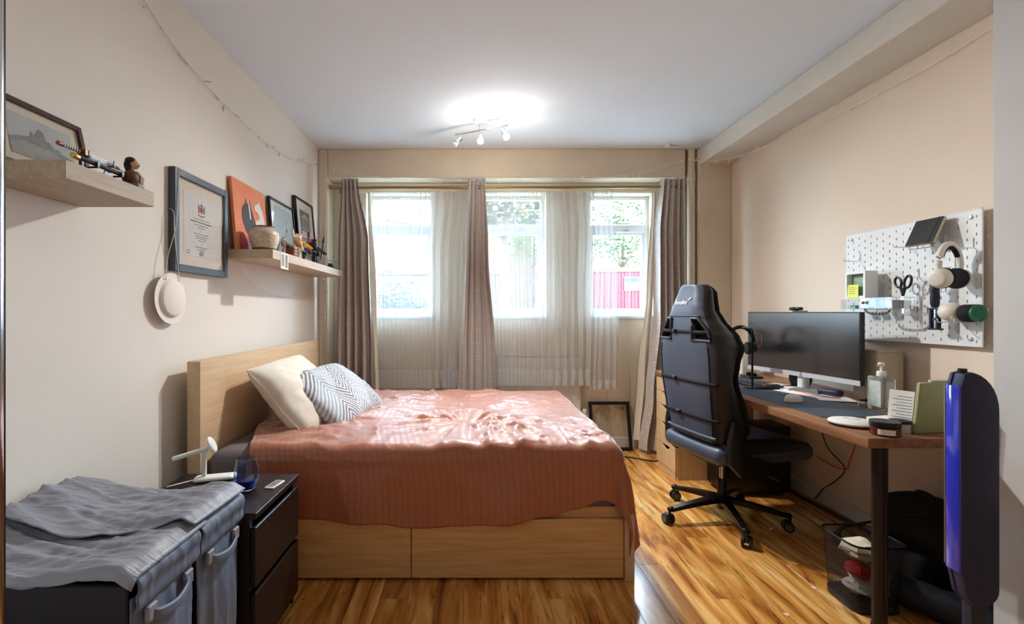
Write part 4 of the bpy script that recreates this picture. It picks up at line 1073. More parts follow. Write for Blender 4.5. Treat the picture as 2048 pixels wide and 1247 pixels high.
string_lights('string_lights', 'fairy light string drooping along the left wall below the ceiling', [(xw, 1.75, 2.66), (xw, 1.96, 2.55), (xw, 2.207, 2.456), (xw, 2.55, 2.40), (xw, 3.0, 2.375), (xw, 3.4, 2.385), (xw, 3.73, 2.436), (xw, 4.1, 2.53), (-1.33, 4.175, 2.548)], 24, wire)
string_lights('string_lights', 'fairy light string swagged across the bulkhead above the curtain pole', [(-1.32, 4.172, 2.548), (-1.1, 4.178, 2.48), (-.7, 4.178, 2.43), (-.3, 4.178, 2.415), (.4, 4.178, 2.415), (1.0, 4.178, 2.43), (1.5, 4.178, 2.49), (1.88, 4.17, 2.60)], 26, wirew)
string_lights('string_lights', 'fairy light string running along the right wall to the grey return', [(1.90, 4.16, 2.60), (2.05, 4.05, 2.545), (2.2, 3.75, 2.52), (2.255, 3.23, 2.49), (2.262, 2.85, 2.475), (2.262, 2.35, 2.47), (2.262, 2.06, 2.49), (2.25, 1.712, 2.50)], 26, wirew, .0023)
string_lights('string_lights', 'short fairy light string hanging under the long shelf', [(-1.37, 3.88, 1.555), (-1.375, 3.86, 1.50), (xw, 3.80, 1.44), (xw, 3.66, 1.395), (xw, 3.50, 1.365), (xw, 3.35, 1.365), (xw, 3.2, 1.375), (xw, 3.05, 1.40), (xw, 2.9, 1.445), (xw, 2.75, 1.53)], 12, wirew)
string_lights('string_lights', 'fairy light string dropping down the left window corner', [(-1.315, 4.172, 2.50), (-1.31, 4.172, 2.2), (-1.318, 4.172, 1.9), (-1.31, 4.172, 1.5), (-1.318, 4.172, 1.1), (-1.312, 4.172, .9)], 14, wirew)
# ------------------------------------------------------------------ desk, drawers
DX, DZ = 1.49, .772
t = thing('desk', 'long walnut worktop desk along the right wall with round leg', 'desk', (1.88, 2.8, 0))
B().box(DX, XR-.004, 1.777, 3.86, DZ-.038, DZ, .0025, 2).obj('top', M['walnut'], t)
for (x, y) in ((1.605, 1.86), (2.14, 1.86)):
    l = B().cyl((x, y, .02), (x, y, DZ-.045), .026, seg=24).obj('leg', mat('leg_bronze', C(46, 40, 38), .3, metal=.5) if x < 2 else M['blackm'], t)
    B().cyl((x, y, 0), (x, y, .02), .03, .027, 20).obj('foot', M['rubber'], l); B().cyl((x, y, DZ-.046), (x, y, DZ-.038), .055, seg=24).obj('mounting_plate', M['blackm'], l)
B().box(1.9, 2.12, 1.79, 1.85, DZ-.062, DZ-.039, .004, 1).obj('cable_tray', M['black'], t)
AX0, AX1, AY0, AY1, AZ = 1.495, 2.075, 3.49, 3.85, .732
t = thing('drawer_unit', 'birch drawer unit with five drawers below the far desk end', 'drawer unit', ((AX0+AX1)/2, (AY0+AY1)/2, 0))
B().box(AX0+.018, AX1, AY0, AY0+.015, 0, AZ).box(AX0+.018, AX1, AY1-.015, AY1, 0, AZ).box(AX1-.012, AX1, AY0+.015, AY1-.015, .02, AZ).box(AX0+.018, AX1-.012, AY0+.015, AY1-.015, AZ-.015, AZ).box(AX0+.006, AX1-.012, AY0+.015, AY1-.015, .0, .05).obj('carcass', M['birch'], t, 0)
zz = [AZ-.004, .625, .52, .385, .215, .05]
ym = (AY0+AY1)/2
for a, b_ in zip(zz, zz[1:]):
    z1, z0 = a-.002, b_+.002
    # front with the scooped grip
    sc = [(AY0+.002, z0), (AY1-.002, z0), (AY1-.002, z1)]
    for k in range(9):
        q = k/8; sc.append((ym+.075-.15*q, z1-.030*min(1, math.sin(PI*q)*1.35)))
    sc.append((AY0+.002, z1))
    # x axis -> +Y, y axis -> +Z, normal -> +X
    d = B().prism(sc, 0, .017, frame_M((AX0, 0, 0), (0, 1, 0), (0, 0, 1))).obj('drawer', M['birch'], t, 0)
    B().box(AX0+.017, AX0+.4, AY0+.022, AY1-.022, z0+.008, z1-.05).obj('drawer_box', M['dark'], d, 0)

# ------------------------------------------------------------------ gaming chair (local: faces +y)
CH = Vector((1.492, 2.83, 0)); CA = math.radians(11)-PI/2
t = thing('gaming_chair', 'black leather gaming chair with winged back on a star base', 'chair', CH, (0, 0, CA), local=True)
hw_pts = [(0, .222), (.06, .236), (.2, .254), (.4, .266), (.52, .268), (.60, .258), (.66, .236), (.72, .200), (.78, .166), (.84, .143), (.90, .126), (.95, .112), (.98, .096), (1, .072)]
dp_pts = [(0, .15), (.08, .185), (.2, .165), (.40, .115), (.50, .135), (.60, .175), (.68, .165), (.76, .125), (.84, .10), (.95, .085), (1, .06)]
def interp(pts, v):
    for (a, x), (b_, y) in zip(pts, pts[1:]):
        if v <= b_: return x+(y-x)*smooth01(a, b_, v)
    return pts[-1][1]
def hw(v): return interp(hw_pts, v)
ZB0, ZB1 = .515, 1.415
def back_y(v): return -.215-.045*v-.03*math.sin(PI*v)+.03*smooth01(.80, 1, v)
SIDE = .6      # share of the half width given to the side of the shell
def back_pt(u, v):
    """outer shell: back panel for |s|<1, then wrapping forwards as the wing side"""
    s_ = (2*u-1)*(1+SIDE); sg = 1 if s_ >= 0 else -1; a = abs(s_); W_ = hw(v); D = interp(dp_pts, v)
    roll = .022*(1-abs(2*v-1)**8)+.03*max(0, (v-.93)/.07)**2
    if a <= 1:
        x, y = a*W_, .030*a**5
    else:
        k = (a-1)/SIDE
        x, y = W_+.020*math.sin(PI*min(1, k*1.1))-.03*k**3, .030+D*k
    return Vector((sg*x, back_y(v)+y+roll*0, ZB0+(ZB1-ZB0)*v))
def hole(u, v):
    x = abs(2*u-1)*(1+SIDE)
    return .645 < v < .765 and .45+1.0*(v-.645) < x < .93-1.8*max(0, v-.70)
bk = B().grid(back_pt, 48, 60, None, hole).obj('backrest', M['leather'], t, 180)
bk.data.materials.append(M['leatherk'])
for q in bk.data.polygons:
    vq = (q.center.z-ZB0)/(ZB1-ZB0)
    if abs(q.center.x) > (.80 if vq < .72 else 1.005)*hw(vq): q.material_index = 1
m_ = bk.modifiers.new('solid', 'SOLIDIFY'); m_.thickness = .026; m_.offset = -1
m_ = bk.modifiers.new('sub', 'SUBSURF'); m_.levels = 1; m_.render_levels = 1
def cushion(u, v):
    x = 2*u-1; W_ = hw(v)-.012; D = interp(dp_pts, v)
    return (x*W_, back_y(v)+.045+D*(.62+.36*abs(x)**3), ZB0+.01+(ZB1-ZB0-.02)*v)
B().grid(cushion, 24, 40).obj('back_cushion', M['leatherk'], t, 180)
B().grid(lambda u, v: ((2*u-1)*(hw(.01)-.01), back_y(0)+.012+(interp(dp_pts, 0)+.01)*v, ZB0+.008), 8, 3).grid(lambda u, v: ((2*u-1)*(hw(.99)-.01), back_y(.99)+.012+.09*v, ZB1-.012), 8, 3).obj('end_seams', M['leatherk'], t, 180)
for sx in (-1, 1):
    # moulded surround of the belt hole
    pts = []
    for (x_, v_) in ((.41, .638), (.95, .638), (.96, .70), (.82, .775), (.58, .775)):
        p = back_pt((sx*x_/(1+SIDE)+1)/2, v_); pts.append((p.x, p.y-.004, p.z))
    B().tube([Vector(a).lerp(Vector(b_), k/3) for a, b_ in zip(pts, pts[1:]+pts[:1]) for k in range(3)], .009, 8, closed=True).obj('belt_hole_trim', M['leatherk'], t)
    # stitched seam between panel and side
    B().tube([(sx*.82*hw(v), back_pt((sx*.82/(1+SIDE)+1)/2, v).y-.002, ZB0+(ZB1-ZB0)*v) for v in [.02+.58*k/24 for k in range(25)]], .0022, 5).obj('seam', M['rubber'], t)
def strip(name, v, mt, hgt=.020, off=.0035, x0=-1, x1=1, par=None):
    def fn(u, w_):
        p = back_pt(((x0+(x1-x0)*u)/(1+SIDE)+1)/2, v); return (p.x*1.004, p.y-off, p.z+(w_-.5)*hgt)
    o = B().grid(fn, 24, 1).obj(name, mt, par or t, 30); solid(o, .003, 0); return o
for v in (.69, .375, .15):
    s_ = strip('strap', v, M['blackf'])
    p = back_pt((-.28/(1+SIDE)+1)/2, v)
    B().box(p.x-.020, p.x+.020, p.y-.014, p.y-.003, p.z-.013, p.z+.013, .003, 1).box(p.x-.012, p.x+.012, p.y-.018, p.y-.013, p.z-.007, p.z+.007, .002, 1).obj('buckle', M['black'], s_)
strip('seam_piping', .79, M['leatherk'], .004, .003, -.9, .9)
# bottom roll of the back
B().tube([(-.215+.43*k/10, -.226+.018*(abs(k-5)/5)**4, .548) for k in range(11)], .009, 10).obj('lower_piping', M['leather'], t)
# logo
lm = B().add_mesh(text_mesh('boulies', .040, .0006, shear=.15)); lm.prism([(.060, .012), (.068, .012), (.074, .022), (.066, .022)], 0, .0006).prism([(.072, .016), (.080, .018), (.084, .030), (.076, .028)], 0, .0006)
p = back_pt(.5, .88); pu = back_pt(.5, .92)
for vtx in lm.bm.verts: pass
Mt = frame_M((p.x-.022, p.y-.0035, p.z), (1, 0, 0), (0, (pu.y-p.y), (pu.z-p.z)))
bmesh.ops.transform(lm.bm, matrix=Mt, verts=lm.bm.verts)
lm.obj('logo', mat('logo_white', C(230, 230, 232), .5), t, 0, label='white boulies lettering')
# seat
def seat_pt(u, v):
    x, y = 2*u-1, v
    return Vector((x*.255, -.20+.62*y, .0))
b = B().box(-.262, .262, -.225, .40, .405, .508, .045, 4); b.obj('seat', M['leather'], t)
for sx in (-1, 1):
    b = B(); b.tube([(sx*.235, -.18, .50), (sx*.24, 0, .507), (sx*.24, .2, .505), (sx*.225, .36, .485)], [.03, .042, .04, .025], 12); b.obj('seat_bolster', M['leatherk'], t)
    # recline hinge cover
    B().prism([(-.185, .43), (-.12, .36), (.05, .36), (.08, .43), (-.05, .47), (-.10, .56), (-.125, .66), (-.165, .66), (-.185, .55)], 0, .035, frame_M((sx*.282-.0175, 0, 0), (0, 1, 0), (0, 0, 1)), .006).obj('hinge_cover', M['black'], t)
B().box(-.13, .13, -.13, .17, .365, .405, .01, 2).box(-.05, .05, -.06, .06, .335, .37, .008, 2).obj('tilt_mechanism', M['black'], t)
B().cyl((.1, .05, .37), (.30, .06, .36), .007, seg=8).cyl((.30, .06, .36), (.36, .06, .36), .012, seg=8).obj('tilt_lever', M['black'], t)
B().cyl((.0, .13, .30), (.0, .13, .37), .03, .034, 16).obj('tension_knob', M['black'], t)
B().cyl((0, 0, .24), (0, 0, .345), .014, seg=16).obj('gas_piston', M['chrome'], t)
B().cyl((0, 0, .07), (0, 0, .25), .026, seg=20, bev=.003).obj('gas_cylinder', M['black'], t)
for k in range(5):
    a = math.radians(-98+72*k)-CA
    dx, dy = math.cos(a), math.sin(a)
    n = Vector((-dy, dx, 0))
    def leg_fn(u, v, dx=dx, dy=dy, n=n):
        r = .02+.315*v; a2 = 2*PI*u
        wv = .034*(1-.45*v); hh = .022*(1-.35*v)
        z = .128-.042*v**1.4
        c = Vector((dx*r, dy*r, z))
        return c+n*wv*max(-.8, min(.8, math.cos(a2)*1.15))+Vector((0, 0, hh*max(-.75, min(.75, math.sin(a2)*1.2))))
    b = B().grid(leg_fn, 16, 12)
    b.sph((dx*.335, dy*.335, .088), (.022, .022, .016), 12, 8)
    b.obj('leg', M['blackm'], t, 50, recalc=True)
    cx_, cy_ = dx*.345, dy*.345
    cs = B().cyl((cx_, cy_, .055), (cx_, cy_, .095), .007, seg=8)
    an = a+1.2+.5*k; ax = Vector((math.cos(an), math.sin(an), 0)); cc = Vector((cx_, cy_, .030))+Vector((-ax.y, ax.x, 0))*.012
    cs.box(-.012, .012, -.018, .024, .025, .062, .008, 2, Matrix.Translation((cc.x, cc.y, 0)) @ Matrix.Rotation(an, 4, 'Z'))
    c_ = cs.obj('caster', M['black'], t)
    for s in (-1, 1):
        B().cyl(cc+ax*s*.010, cc+ax*s*.027, .030, seg=20, bev=.004).obj('caster_wheel', M['rubber'], c_)
        B().cyl(cc+ax*s*.027, cc+ax*s*.0285, .019, seg=16).obj('wheel_hub', mat('hub_grey', C(90, 94, 100), .4), c_)

# ------------------------------------------------------------------ monitor
A_, Bm = Vector((1.89, 3.24, 0)), Vector((2.035, 2.475, 0))
dirv = (Bm-A_).normalized(); Wm = (Bm-A_).length
mid = (A_+Bm)/2
t = thing('widescreen_monitor', 'wide black and silver monitor standing on the desk', 'monitor', (mid.x, mid.y, DZ), (0, 0, math.atan2(dirv.y, dirv.x)), local=True)
# local x along the screen (towards the viewer), local y = left normal of dirv ; screen faces local -y side
hN = Wm/2; z0, z1 = .088, .478
def scr(u, v, dep=0): return (-hN+2*hN*u, dep-.022*(1-(2*u-1)**2)*-1, z0+(z1-z0)*v)
def curve_y(x): return .020*(1-(x/hN)**2)
def slab(y_front, y_back, za, zb, xa=-1, xb=1, n=24):
    b = B()
    def f(u, v):
        x = hN*(xa+(xb-xa)*u); k = v*4
        y = curve_y(x)
        return (x, y+[y_front, y_back, y_back, y_front, y_front][int(round(k))], [za, za, zb, zb, za][int(round(k))])
    b.grid(f, n, 4)
    for e in (0, 1):
        x = hN*(xa if e == 0 else xb); y = curve_y(x)
        b.bm.faces.new([b.bm.verts.new((x, y+q, z)) for q, z in ((y_front, za), (y_back, za), (y_back, zb), (y_front, zb))])
    bmesh.ops.remove_doubles(b.bm, verts=b.bm.verts, dist=1e-5)
    return b
slab(0, .028, z0, z1).obj('housing', M['black'], t, 30, recalc=True)
slab(-.0015, -.0002, z0+.027, z1-.006, -.985, .985).obj('screen', mat('lcd_panel', C(14, 15, 17), .2, ior=2.9), t, 30, recalc=True)
slab(-.004, .0, z0-.001, z0+.026).obj('chin', mat('silver_plastic', C(216, 218, 222), .35, metal=.3), t, 30, recalc=True)
B().box(-.03, .03, .03, .065, .01, .30, .008, 2).box(-.06, .06, .045, .06, .25, .34, .005, 2).obj('stand_neck', M['whitem'], t)
B().box(-.12, .12, -.07, .13, .0, .010, .004, 2).obj('stand_base', M['whitem'], t)
t = thing('webcam', 'small black webcam clipped on the monitor top', 'webcam', (mid.x, mid.y, DZ+.48), (0, 0, math.atan2(dirv.y, dirv.x)), local=True)
B().box(-.03, .03, -.004, .05, -.0005, .006, .002, 1).obj('clip', M['black'], t)
hd = B().box(-.05, .03, -.012, .022, .008, .028, .009, 3).cyl((-.005, .005, .002), (-.005, .005, .012), .008, seg=10).obj('body', M['black'], t)
B().cyl((-.01, -.018, .018), (-.01, -.010, .018), .009, seg=16, bev=.002).obj('lens', M['blackm'], hd)

# ------------------------------------------------------------------ desk things
M['mat_blue'] = mat('desk_mat', C(54, 66, 78), .6, var=.1, vscale=40)
t = thing('desk_mat', 'long slate blue desk mat along the front of the desk', 'desk mat', (1.75, 2.72, DZ))
B().box(1.575, 1.93, 2.13, 3.36, DZ, DZ+.003, .001, 1).obj('sheet', M['mat_blue'], t)
DM = DZ+.003
t = thing('keyboard', 'black mechanical keyboard beneath the monitor', 'keyboard', (1.815, 3.10, DM), (0, 0, PI/2+.12), local=True)
B().box(-.21, .21, -.075, .075, 0, .018, .004, 2).obj('case', M['black'], t)
kb = B().box(-.0072, .0072, -.0072, .0072, 0, .009, .0018, 1)
kme = bpy.data.meshes.new('key'); kb.bm.to_mesh(kme); kb.bm.free()
for q in kme.polygons: q.use_smooth = False
kms = [mat('keycap_dark', C(34, 38, 48), .5), mat('keycap_red', C(200, 70, 60), .5), mat('keycap_yellow', C(230, 180, 70), .5)]
kms_me = []
for m_ in kms:
    k2 = kme.copy(); k2.materials.append(m_); kms_me.append(k2)
for r in range(5):
    for c_ in range(21):
        if r == 0 and 6 <= c_ <= 10: continue
        o = link('key', kms_me[1 if (r, c_) in ((4, 0), (1, 3), (0, 3)) else 2 if (r, c_) in ((1, 2), (0, 2)) else 0], None, t)
        o.location = (-.192+c_*.0192, -.052+r*.0235, .0165)
B().box(-.07, .03, -.0605, -.0445, .0165, .0255, .002, 1).obj('space_bar', kms[0], t)
t = thing('white_card', 'white card lying beside the keyboard under the monitor', 'card', (2.0, 3.06, DZ), (0, 0, .2), local=True)
B().box(-.05, .05, -.09, .09, 0, .004, .001, 1).obj('sheet', M['paper'], t)
t = thing('control_knob', 'pair of black media knobs on the desk behind the keyboard', 'control knob', (2.02, 3.42, DZ))
B().box(1.97, 2.07, 3.36, 3.48, DZ, DZ+.016, .005, 2).obj('base', M['black'], t)
for y in (3.395, 3.445): B().cyl((2.02, y, DZ+.016), (2.02, y, DZ+.038), .021, seg=20, bev=.003).obj('knob', M['blackm'], t)
def speaker(loc, label):
    t = thing('round_speaker', label, 'speaker', loc, (0, 0, -1.2), local=True)
    prof = [(0, 0), (.035, 0), (.05, .012), (.062, .045), (.062, .075), (.057, .082), (.052, .078), (.045, .06), (0, .05)]
    B().lathe(prof, (0, 0, 0), 28, Matrix.Rotation(0, 4, 'X')).obj('shell', M['rubber'], t)
    B().sph((0, 0, .055), (.028, .028, .018), 18, 10).obj('cone', M['white'], t)
speaker((2.07, 2.98, DZ), 'round black desktop speaker behind the monitor edge')
t = thing('computer_mouse', 'white wireless mouse on the desk mat', 'mouse', (1.70, 2.50, DM), (0, 0, .35), local=True)
def mouse(u, v):
    a = 2*PI*u; ph = v*PI/2
    x = .060*math.cos(a)*math.cos(ph)**.55; y = .031*math.sin(a)*math.cos(ph)**.55*(1-.08*math.cos(2*a)); z = .036*math.sin(ph)**.9*(1-.25*max(0, x/.06))
    return (x, y, z+.002)
b = B().grid(mouse, 28, 12); b.obj('shell', mat('mouse_white', C(222, 216, 206), .4), t, 60, recalc=True)
B().cyl((0, 0, .0), (0, 0, .003), .03, seg=20).obj('base', M['black'], t)
B().box(.028, .044, -.0025, .0025, .020, .031, .002, 1).obj('scroll_wheel', M['rubber'], t)
# papers, notebooks and cable under the monitor
pp = [((1.955, 2.74), .10, .15, .25, .002, 'white sheet of paper lying under the monitor', M['paper']), ((1.975, 2.60), .085, .12, -.35, .002, 'folded white leaflet on the paper under the monitor', M['paper'])]
zc = DM
for (c_, a, b_, rz, th, lb, m_) in pp:
    t = thing('paper_sheet', lb, 'paper', (c_[0], c_[1], zc), (0, 0, rz), local=True, group='papers under the monitor')
    B().box(-a, a, -b_, b_, 0, th, .0006, 1).obj('sheet', m_, t, 0); zc += th
t = thing('notebook', 'grey-green notebook lying on the papers under the monitor', 'notebook', (1.985, 2.79, zc), (0, 0, .5), local=True)
B().box(-.06, .06, -.075, .075, 0.0015, .0105, 0, 1).obj('pages', M['paper'], t, 0)
B().box(-.062, .062, -.077, .077, .0105, .012).box(-.062, .062, -.077, .077, 0, .0015).box(-.0625, -.061, -.077, .077, .0, .012).obj('cover', mat('notebook_cover', C(112, 124, 122), .6), t, 0)
t = thing('sunglasses_case', 'dark blue case beside the notebook under the monitor', 'case', (2.02, 2.665, zc), (0, 0, .3), local=True)
B().box(-.03, .03, -.06, .06, 0, .035, .014, 3).obj('shell', mat('navy_case', C(36, 40, 70), .5), t)
t = thing('orange_cable', 'orange cable looped over the papers under the monitor', 'cable', (1.95, 2.8, zc))
B().tube(spline([(2.04, 3.02, DZ+.006), (1.95, 2.98, DM+.006), (1.90, 2.88, zc+.003), (1.92, 2.72, zc+.004), (1.955, 2.6, zc+.004), (1.99, 2.55, zc+.004)], 8), .003, 6).obj('cord', M['orange'], t)
t = thing('usb_hub', 'flat black hub at the near end of the monitor', 'hub', (2.08, 2.42, DZ), (0, 0, -.4), local=True)
B().box(-.04, .04, -.07, .07, 0, .022, .003, 1).obj('body', M['black'], t)
for k in range(3): B().box(-.0405, -.0395, -.05+k*.035, -.03+k*.035, .008, .014).obj('port', M['steel'], t)
# white desk speaker box and headset stand far behind the chair
t = thing('white_cup', 'white box speaker at the far end of the desk', 'speaker', (2.10, 3.62, DZ))
B().box(2.03, 2.17, 3.56, 3.68, DZ, DZ+.20, .012, 3).obj('shell', M['white'], t); B().cyl((2.028, 3.62, DZ+.13), (2.031, 3.62, DZ+.13), .045, seg=20).obj('driver', M['ink'], t)
t.name = 'box_speaker'
hx, hy = 1.735, 3.06
t = thing('headset_hanger', 'black headset stand between chair and keyboard', 'stand', (hx, hy-.02, DM))
B().cyl((hx, hy-.13, DM), (hx, hy-.13, DM+.008), .045, seg=24).obj('base', M['black'], t)
B().tube([(hx, hy-.13, DM+.008), (hx, hy-.13, DM+.36), (hx, hy-.12, DM+.372), (hx, hy-.10, DM+.375), (hx, hy+.02, DM+.375)], .006, 8).obj('post', M['blackm'], t)
t = thing('gaming_headset', 'black headset hanging beside the monitor behind the chair', 'headphones', (hx, hy, 1.05))
ac = []
for k in range(15):
    a = PI*k/14; ac.append((hx+.085*math.cos(a), hy, 1.055+.098*math.sin(a)))
B().tube(ac, .012, 8, flat=1).obj('headband', M['blackf'], t)
for s in (-1, 1):
    e = B().cyl((hx+s*.055, hy, 1.015), (hx+s*.09, hy, 1.02), .040, .036, 24, .008).obj('ear_cup', M['black'], t)
    B().cyl((hx+s*.038, hy, 1.015), (hx+s*.056, hy, 1.015), .041, seg=24, bev=.007).obj('ear_pad', M['blackf'], e)
B().tube(spline([(hx+.09, hy, 1.0), (hx+.12, hy-.02, 1.04), (hx+.13, hy-.01, 1.10), (hx+.10, hy, 1.12)], 6), .003, 6).obj('cable', M['orange'], t)
# boom microphone behind the chair
t = thing('boom_microphone', 'black boom microphone with furry windshield behind the chair', 'microphone', (1.62, 3.55, DZ))
B().box(1.59, 1.65, 3.53, 3.59, DZ, DZ+.02, .003, 1).cyl((1.62, 3.56, DZ+.02), (1.62, 3.56, 1.12), .009, seg=10).obj('post', M['blackm'], t)
B().tube([(1.62, 3.56, 1.11), (1.60, 3.40, 1.17), (1.61, 3.30, 1.115)], .008, 8).obj('arm', M['blackm'], t)
B().box(1.585, 1.64, 3.27, 3.33, 1.06, 1.12, .004, 1).obj('shock_mount', M['black'], t)
ws = B().sph((1.61, 3.28, 1.00), (.05, .085, .05), 24, 16)
for v in ws.bm.verts: v.co += (v.co-Vector((1.61, 3.28, 1.0))).normalized()*.008*noise.noise(v.co*60)
ws.obj('windshield', M['blackf'], t)

# near end of the desk
c_ = Vector((1.600, 1.99, DZ))
t = thing('round_router', 'white round smoke-alarm shaped disc on the desk edge', 'disc', c_)
B().lathe([(0, .0045), (.072, .0045), (.083, .010), (.084, .015), (.078, .020), (.045, .027), (0, .029)], c_, 40).obj('shell', mat('off_white', C(232, 230, 222), .4), t)
b = B()
for k in range(40):
    a = 2*PI*k/40; b.box(-.002, .002, .070, .079, .0005, .0075, 0, 1, Matrix.Translation(c_) @ Matrix.Rotation(a, 4, 'Z'))
b.cyl(c_, c_+Vector((0, 0, .004)), .07, seg=30)
b.obj('vents', M['rubber'], t, 0)
B().lathe([(.020, .0285), (.028, .0288), (.030, .0275), (.019, .028)], c_, 30).obj('button_ring', mat('ring_grey', C(196, 196, 190), .4), t)
amber = mat('amber_plastic', C(96, 38, 16), .18, trans=.3)
t = thing('amber_jar', 'amber jar with black lid on the desk corner', 'jar', (1.60, 1.83, DZ))
B().lathe([(0, 0), (.045, 0), (.048, .004), (.048, .033), (.044, .036), (0, .036)], (1.60, 1.83, DZ), 32).obj('body', amber, t)
B().lathe([(0, .036), (.048, .036), (.049, .038), (.049, .053), (.047, .055), (0, .055)], (1.60, 1.83, DZ), 32).obj('lid', M['black'], t)
b = B().grid(lambda u, v: (1.60+.0486*math.cos(-2.75+1.15*u), 1.83+.0486*math.sin(-2.75+1.15*u), DZ+.008+.020*v), 12, 1); b.obj('label', M['paper'], t)
t = thing('small_jar', 'small pale jar with dark lid behind the amber jar', 'jar', (1.70, 1.875, DZ))
B().cyl((1.70, 1.875, DZ), (1.70, 1.875, DZ+.036), .034, seg=28, bev=.003).obj('body', mat('jar_pale', C(206, 210, 196), .4), t); B().cyl((1.70, 1.875, DZ+.036), (1.70, 1.875, DZ+.048), .035, seg=28, bev=.002).obj('lid', M['rubber'], t)
t = thing('folded_paper', 'folded slip of white paper behind the jars', 'paper', (1.715, 1.96, DZ), (0, 0, .25), local=True)
B().box(-.055, .055, -.035, .035, .036, .0375).box(-.055, -.0535, -.035, .035, 0, .036).obj('sheet', M['paper'], t, 0)
# leaflet and tablet standing at the end
t = thing('leaflet', 'standing white leaflet with printed lines beside the green folio', 'leaflet', (1.725, 1.905, DZ), (-.16, 0, 2.05+PI), local=True)
B().box(-.042, .042, -.0012, 0, 0, .16).obj('sheet', M['paper'], t, 0)
for k in range(9): B().box(-.034, .015+.014*(k % 2), .0001, .0006, .135-k*.012, .1368-k*.012).obj('text_line', M['ink'] if k != 2 else mat('teal_print', C(60, 160, 140), .6), t, 0)
for k in range(9): B().box(-.015-.014*(k % 2), .034, -.0018, -.0013, .135-k*.012, .1368-k*.012).obj('text_line', M['ink'] if k != 2 else mat('teal_print', C(60, 160, 140), .6), t, 0)
t = thing('tablet_folio', 'sage green tablet folio standing at the desk end', 'tablet', (1.805, 1.855, DZ), (.10, 0, .18), local=True)
B().box(-.085, .12, -.006, .010, .001, .205, .005, 3).obj('cover', mat('sage_cover', C(168, 172, 120), .5), t)
B().box(-.083, .118, .010, .016, .003, .203, .003, 1).obj('tablet', M['steel'], t)
B().cyl((-.03, .006, .2095), (.118, .006, .2095), .0045, seg=8).obj('stylus', M['white'], t)
# hand sanitiser
sx_, sy_ = 1.985, 2.29
t = thing('sanitiser_bottle', 'clear pump bottle of hand gel on the desk', 'bottle', (sx_, sy_, DZ))
M['gel'] = mat('clear_bottle', C(214, 220, 210), .12, trans=.85, ior=1.35)
B().box(sx_-.033, sx_+.033, sy_-.048, sy_+.048, DZ, DZ+.165, .01, 3).obj('body', M['gel'], t)
B().box(sx_-.0345, sx_-.0333, sy_-.036, sy_+.030, DZ+.02, DZ+.145).box(sx_-.02, sx_+.02, sy_-.0493, sy_-.0483, DZ+.02, DZ+.145).obj('label', mat('bottle_label', C(206, 212, 206), .5, var=.25, vscale=60), t, 0)
B().cyl((sx_, sy_, DZ+.02), (sx_, sy_, DZ+.165), .004, seg=8).obj('dip_tube', M['white'], t)
pm = B().cyl((sx_, sy_, DZ+.165), (sx_, sy_, DZ+.19), .02, .018, 20, .002).cyl((sx_, sy_, DZ+.19), (sx_, sy_, DZ+.222), .006, seg=10).cyl((sx_, sy_, DZ+.216), (sx_, sy_, DZ+.232), .014, .012, 14, .002).cyl((sx_, sy_, DZ+.226), (sx_-.035, sy_-.02, DZ+.221), .006, .004, 8).obj('pump', M['white'], t)
t = thing('linen_box', 'beige linen covered box against the right wall', 'box', (2.19, 2.55, DZ))
B().box(2.11, 2.255, 2.46, 2.62, DZ, DZ+.275, .012, 3).obj('body', mat('linen', C(206, 190, 164), .9, var=.15, vscale=50, bump=.3, bscale=300), t)
B().box(2.107, 2.258, 2.457, 2.623, DZ+.262, DZ+.278, .004, 1).obj('rim', mat('linen_rim', C(190, 174, 148), .9), t)
t = thing('clear_tray', 'clear tray of black clips behind the sanitiser bottle', 'tray', (2.10, 2.16, DZ))
B().box(2.04, 2.17, 2.09, 2.23, DZ, DZ+.004).box(2.04, 2.044, 2.09, 2.23, DZ+.004, DZ+.075).box(2.166, 2.17, 2.09, 2.23, DZ+.004, DZ+.075).box(2.044, 2.166, 2.09, 2.094, DZ+.004, DZ+.075).box(2.044, 2.166, 2.226, 2.23, DZ+.004, DZ+.075).obj('tray', M['clear'], t, 0)
for k in range(5):
    x, y = 2.06+.022*k, 2.12+.04*(k % 3)
    q = thing('binder_clip', 'black clip standing in the clear tray', 'clip', (x, y, DZ+.004), (.3*(k % 2), .2, k*.9), group='clips in the clear tray', local=True)
    B().prism([(-.012, 0), (.012, 0), (.004, .022), (-.004, .022)], -.02, .02, Matrix.Translation((0, 0, .0)) @ Matrix.Rotation(PI/2, 4, 'X')).tube([(-.006, 0, .02), (-.01, 0, .08), (0, 0, .092), (.01, 0, .08), (.006, 0, .02)], .002, 5).obj('body', M['black'], q)
t = thing('small_tin', 'small dark round tin beside the sanitiser bottle', 'tin', (1.975, 2.385, DZ))
B().cyl((1.975, 2.385, DZ), (1.975, 2.385, DZ+.028), .022, seg=22, bev=.002).obj('body', M['steel'], t); B().cyl((1.975, 2.385, DZ+.028), (1.975, 2.385, DZ+.036), .0225, seg=22, bev=.002).obj('lid', M['black'], t)
# ------------------------------------------------------------------ pegboard (local: x along -Y towards the viewer, y up, z out of the wall)
PX = 2.248
PY0, PY1, PZ0, PZ1 = 2.842, 2.082, 1.098, 1.708
Wp, Hp = PY0-PY1, PZ1-PZ0
Mp = frame_M((PX, PY0, PZ0), (0, -1, 0), (0, 0, 1))
t = thing('pegboard', 'white metal pegboard on the wall above the desk', 'pegboard', Mp.translation, Mp.to_euler(), local=True)
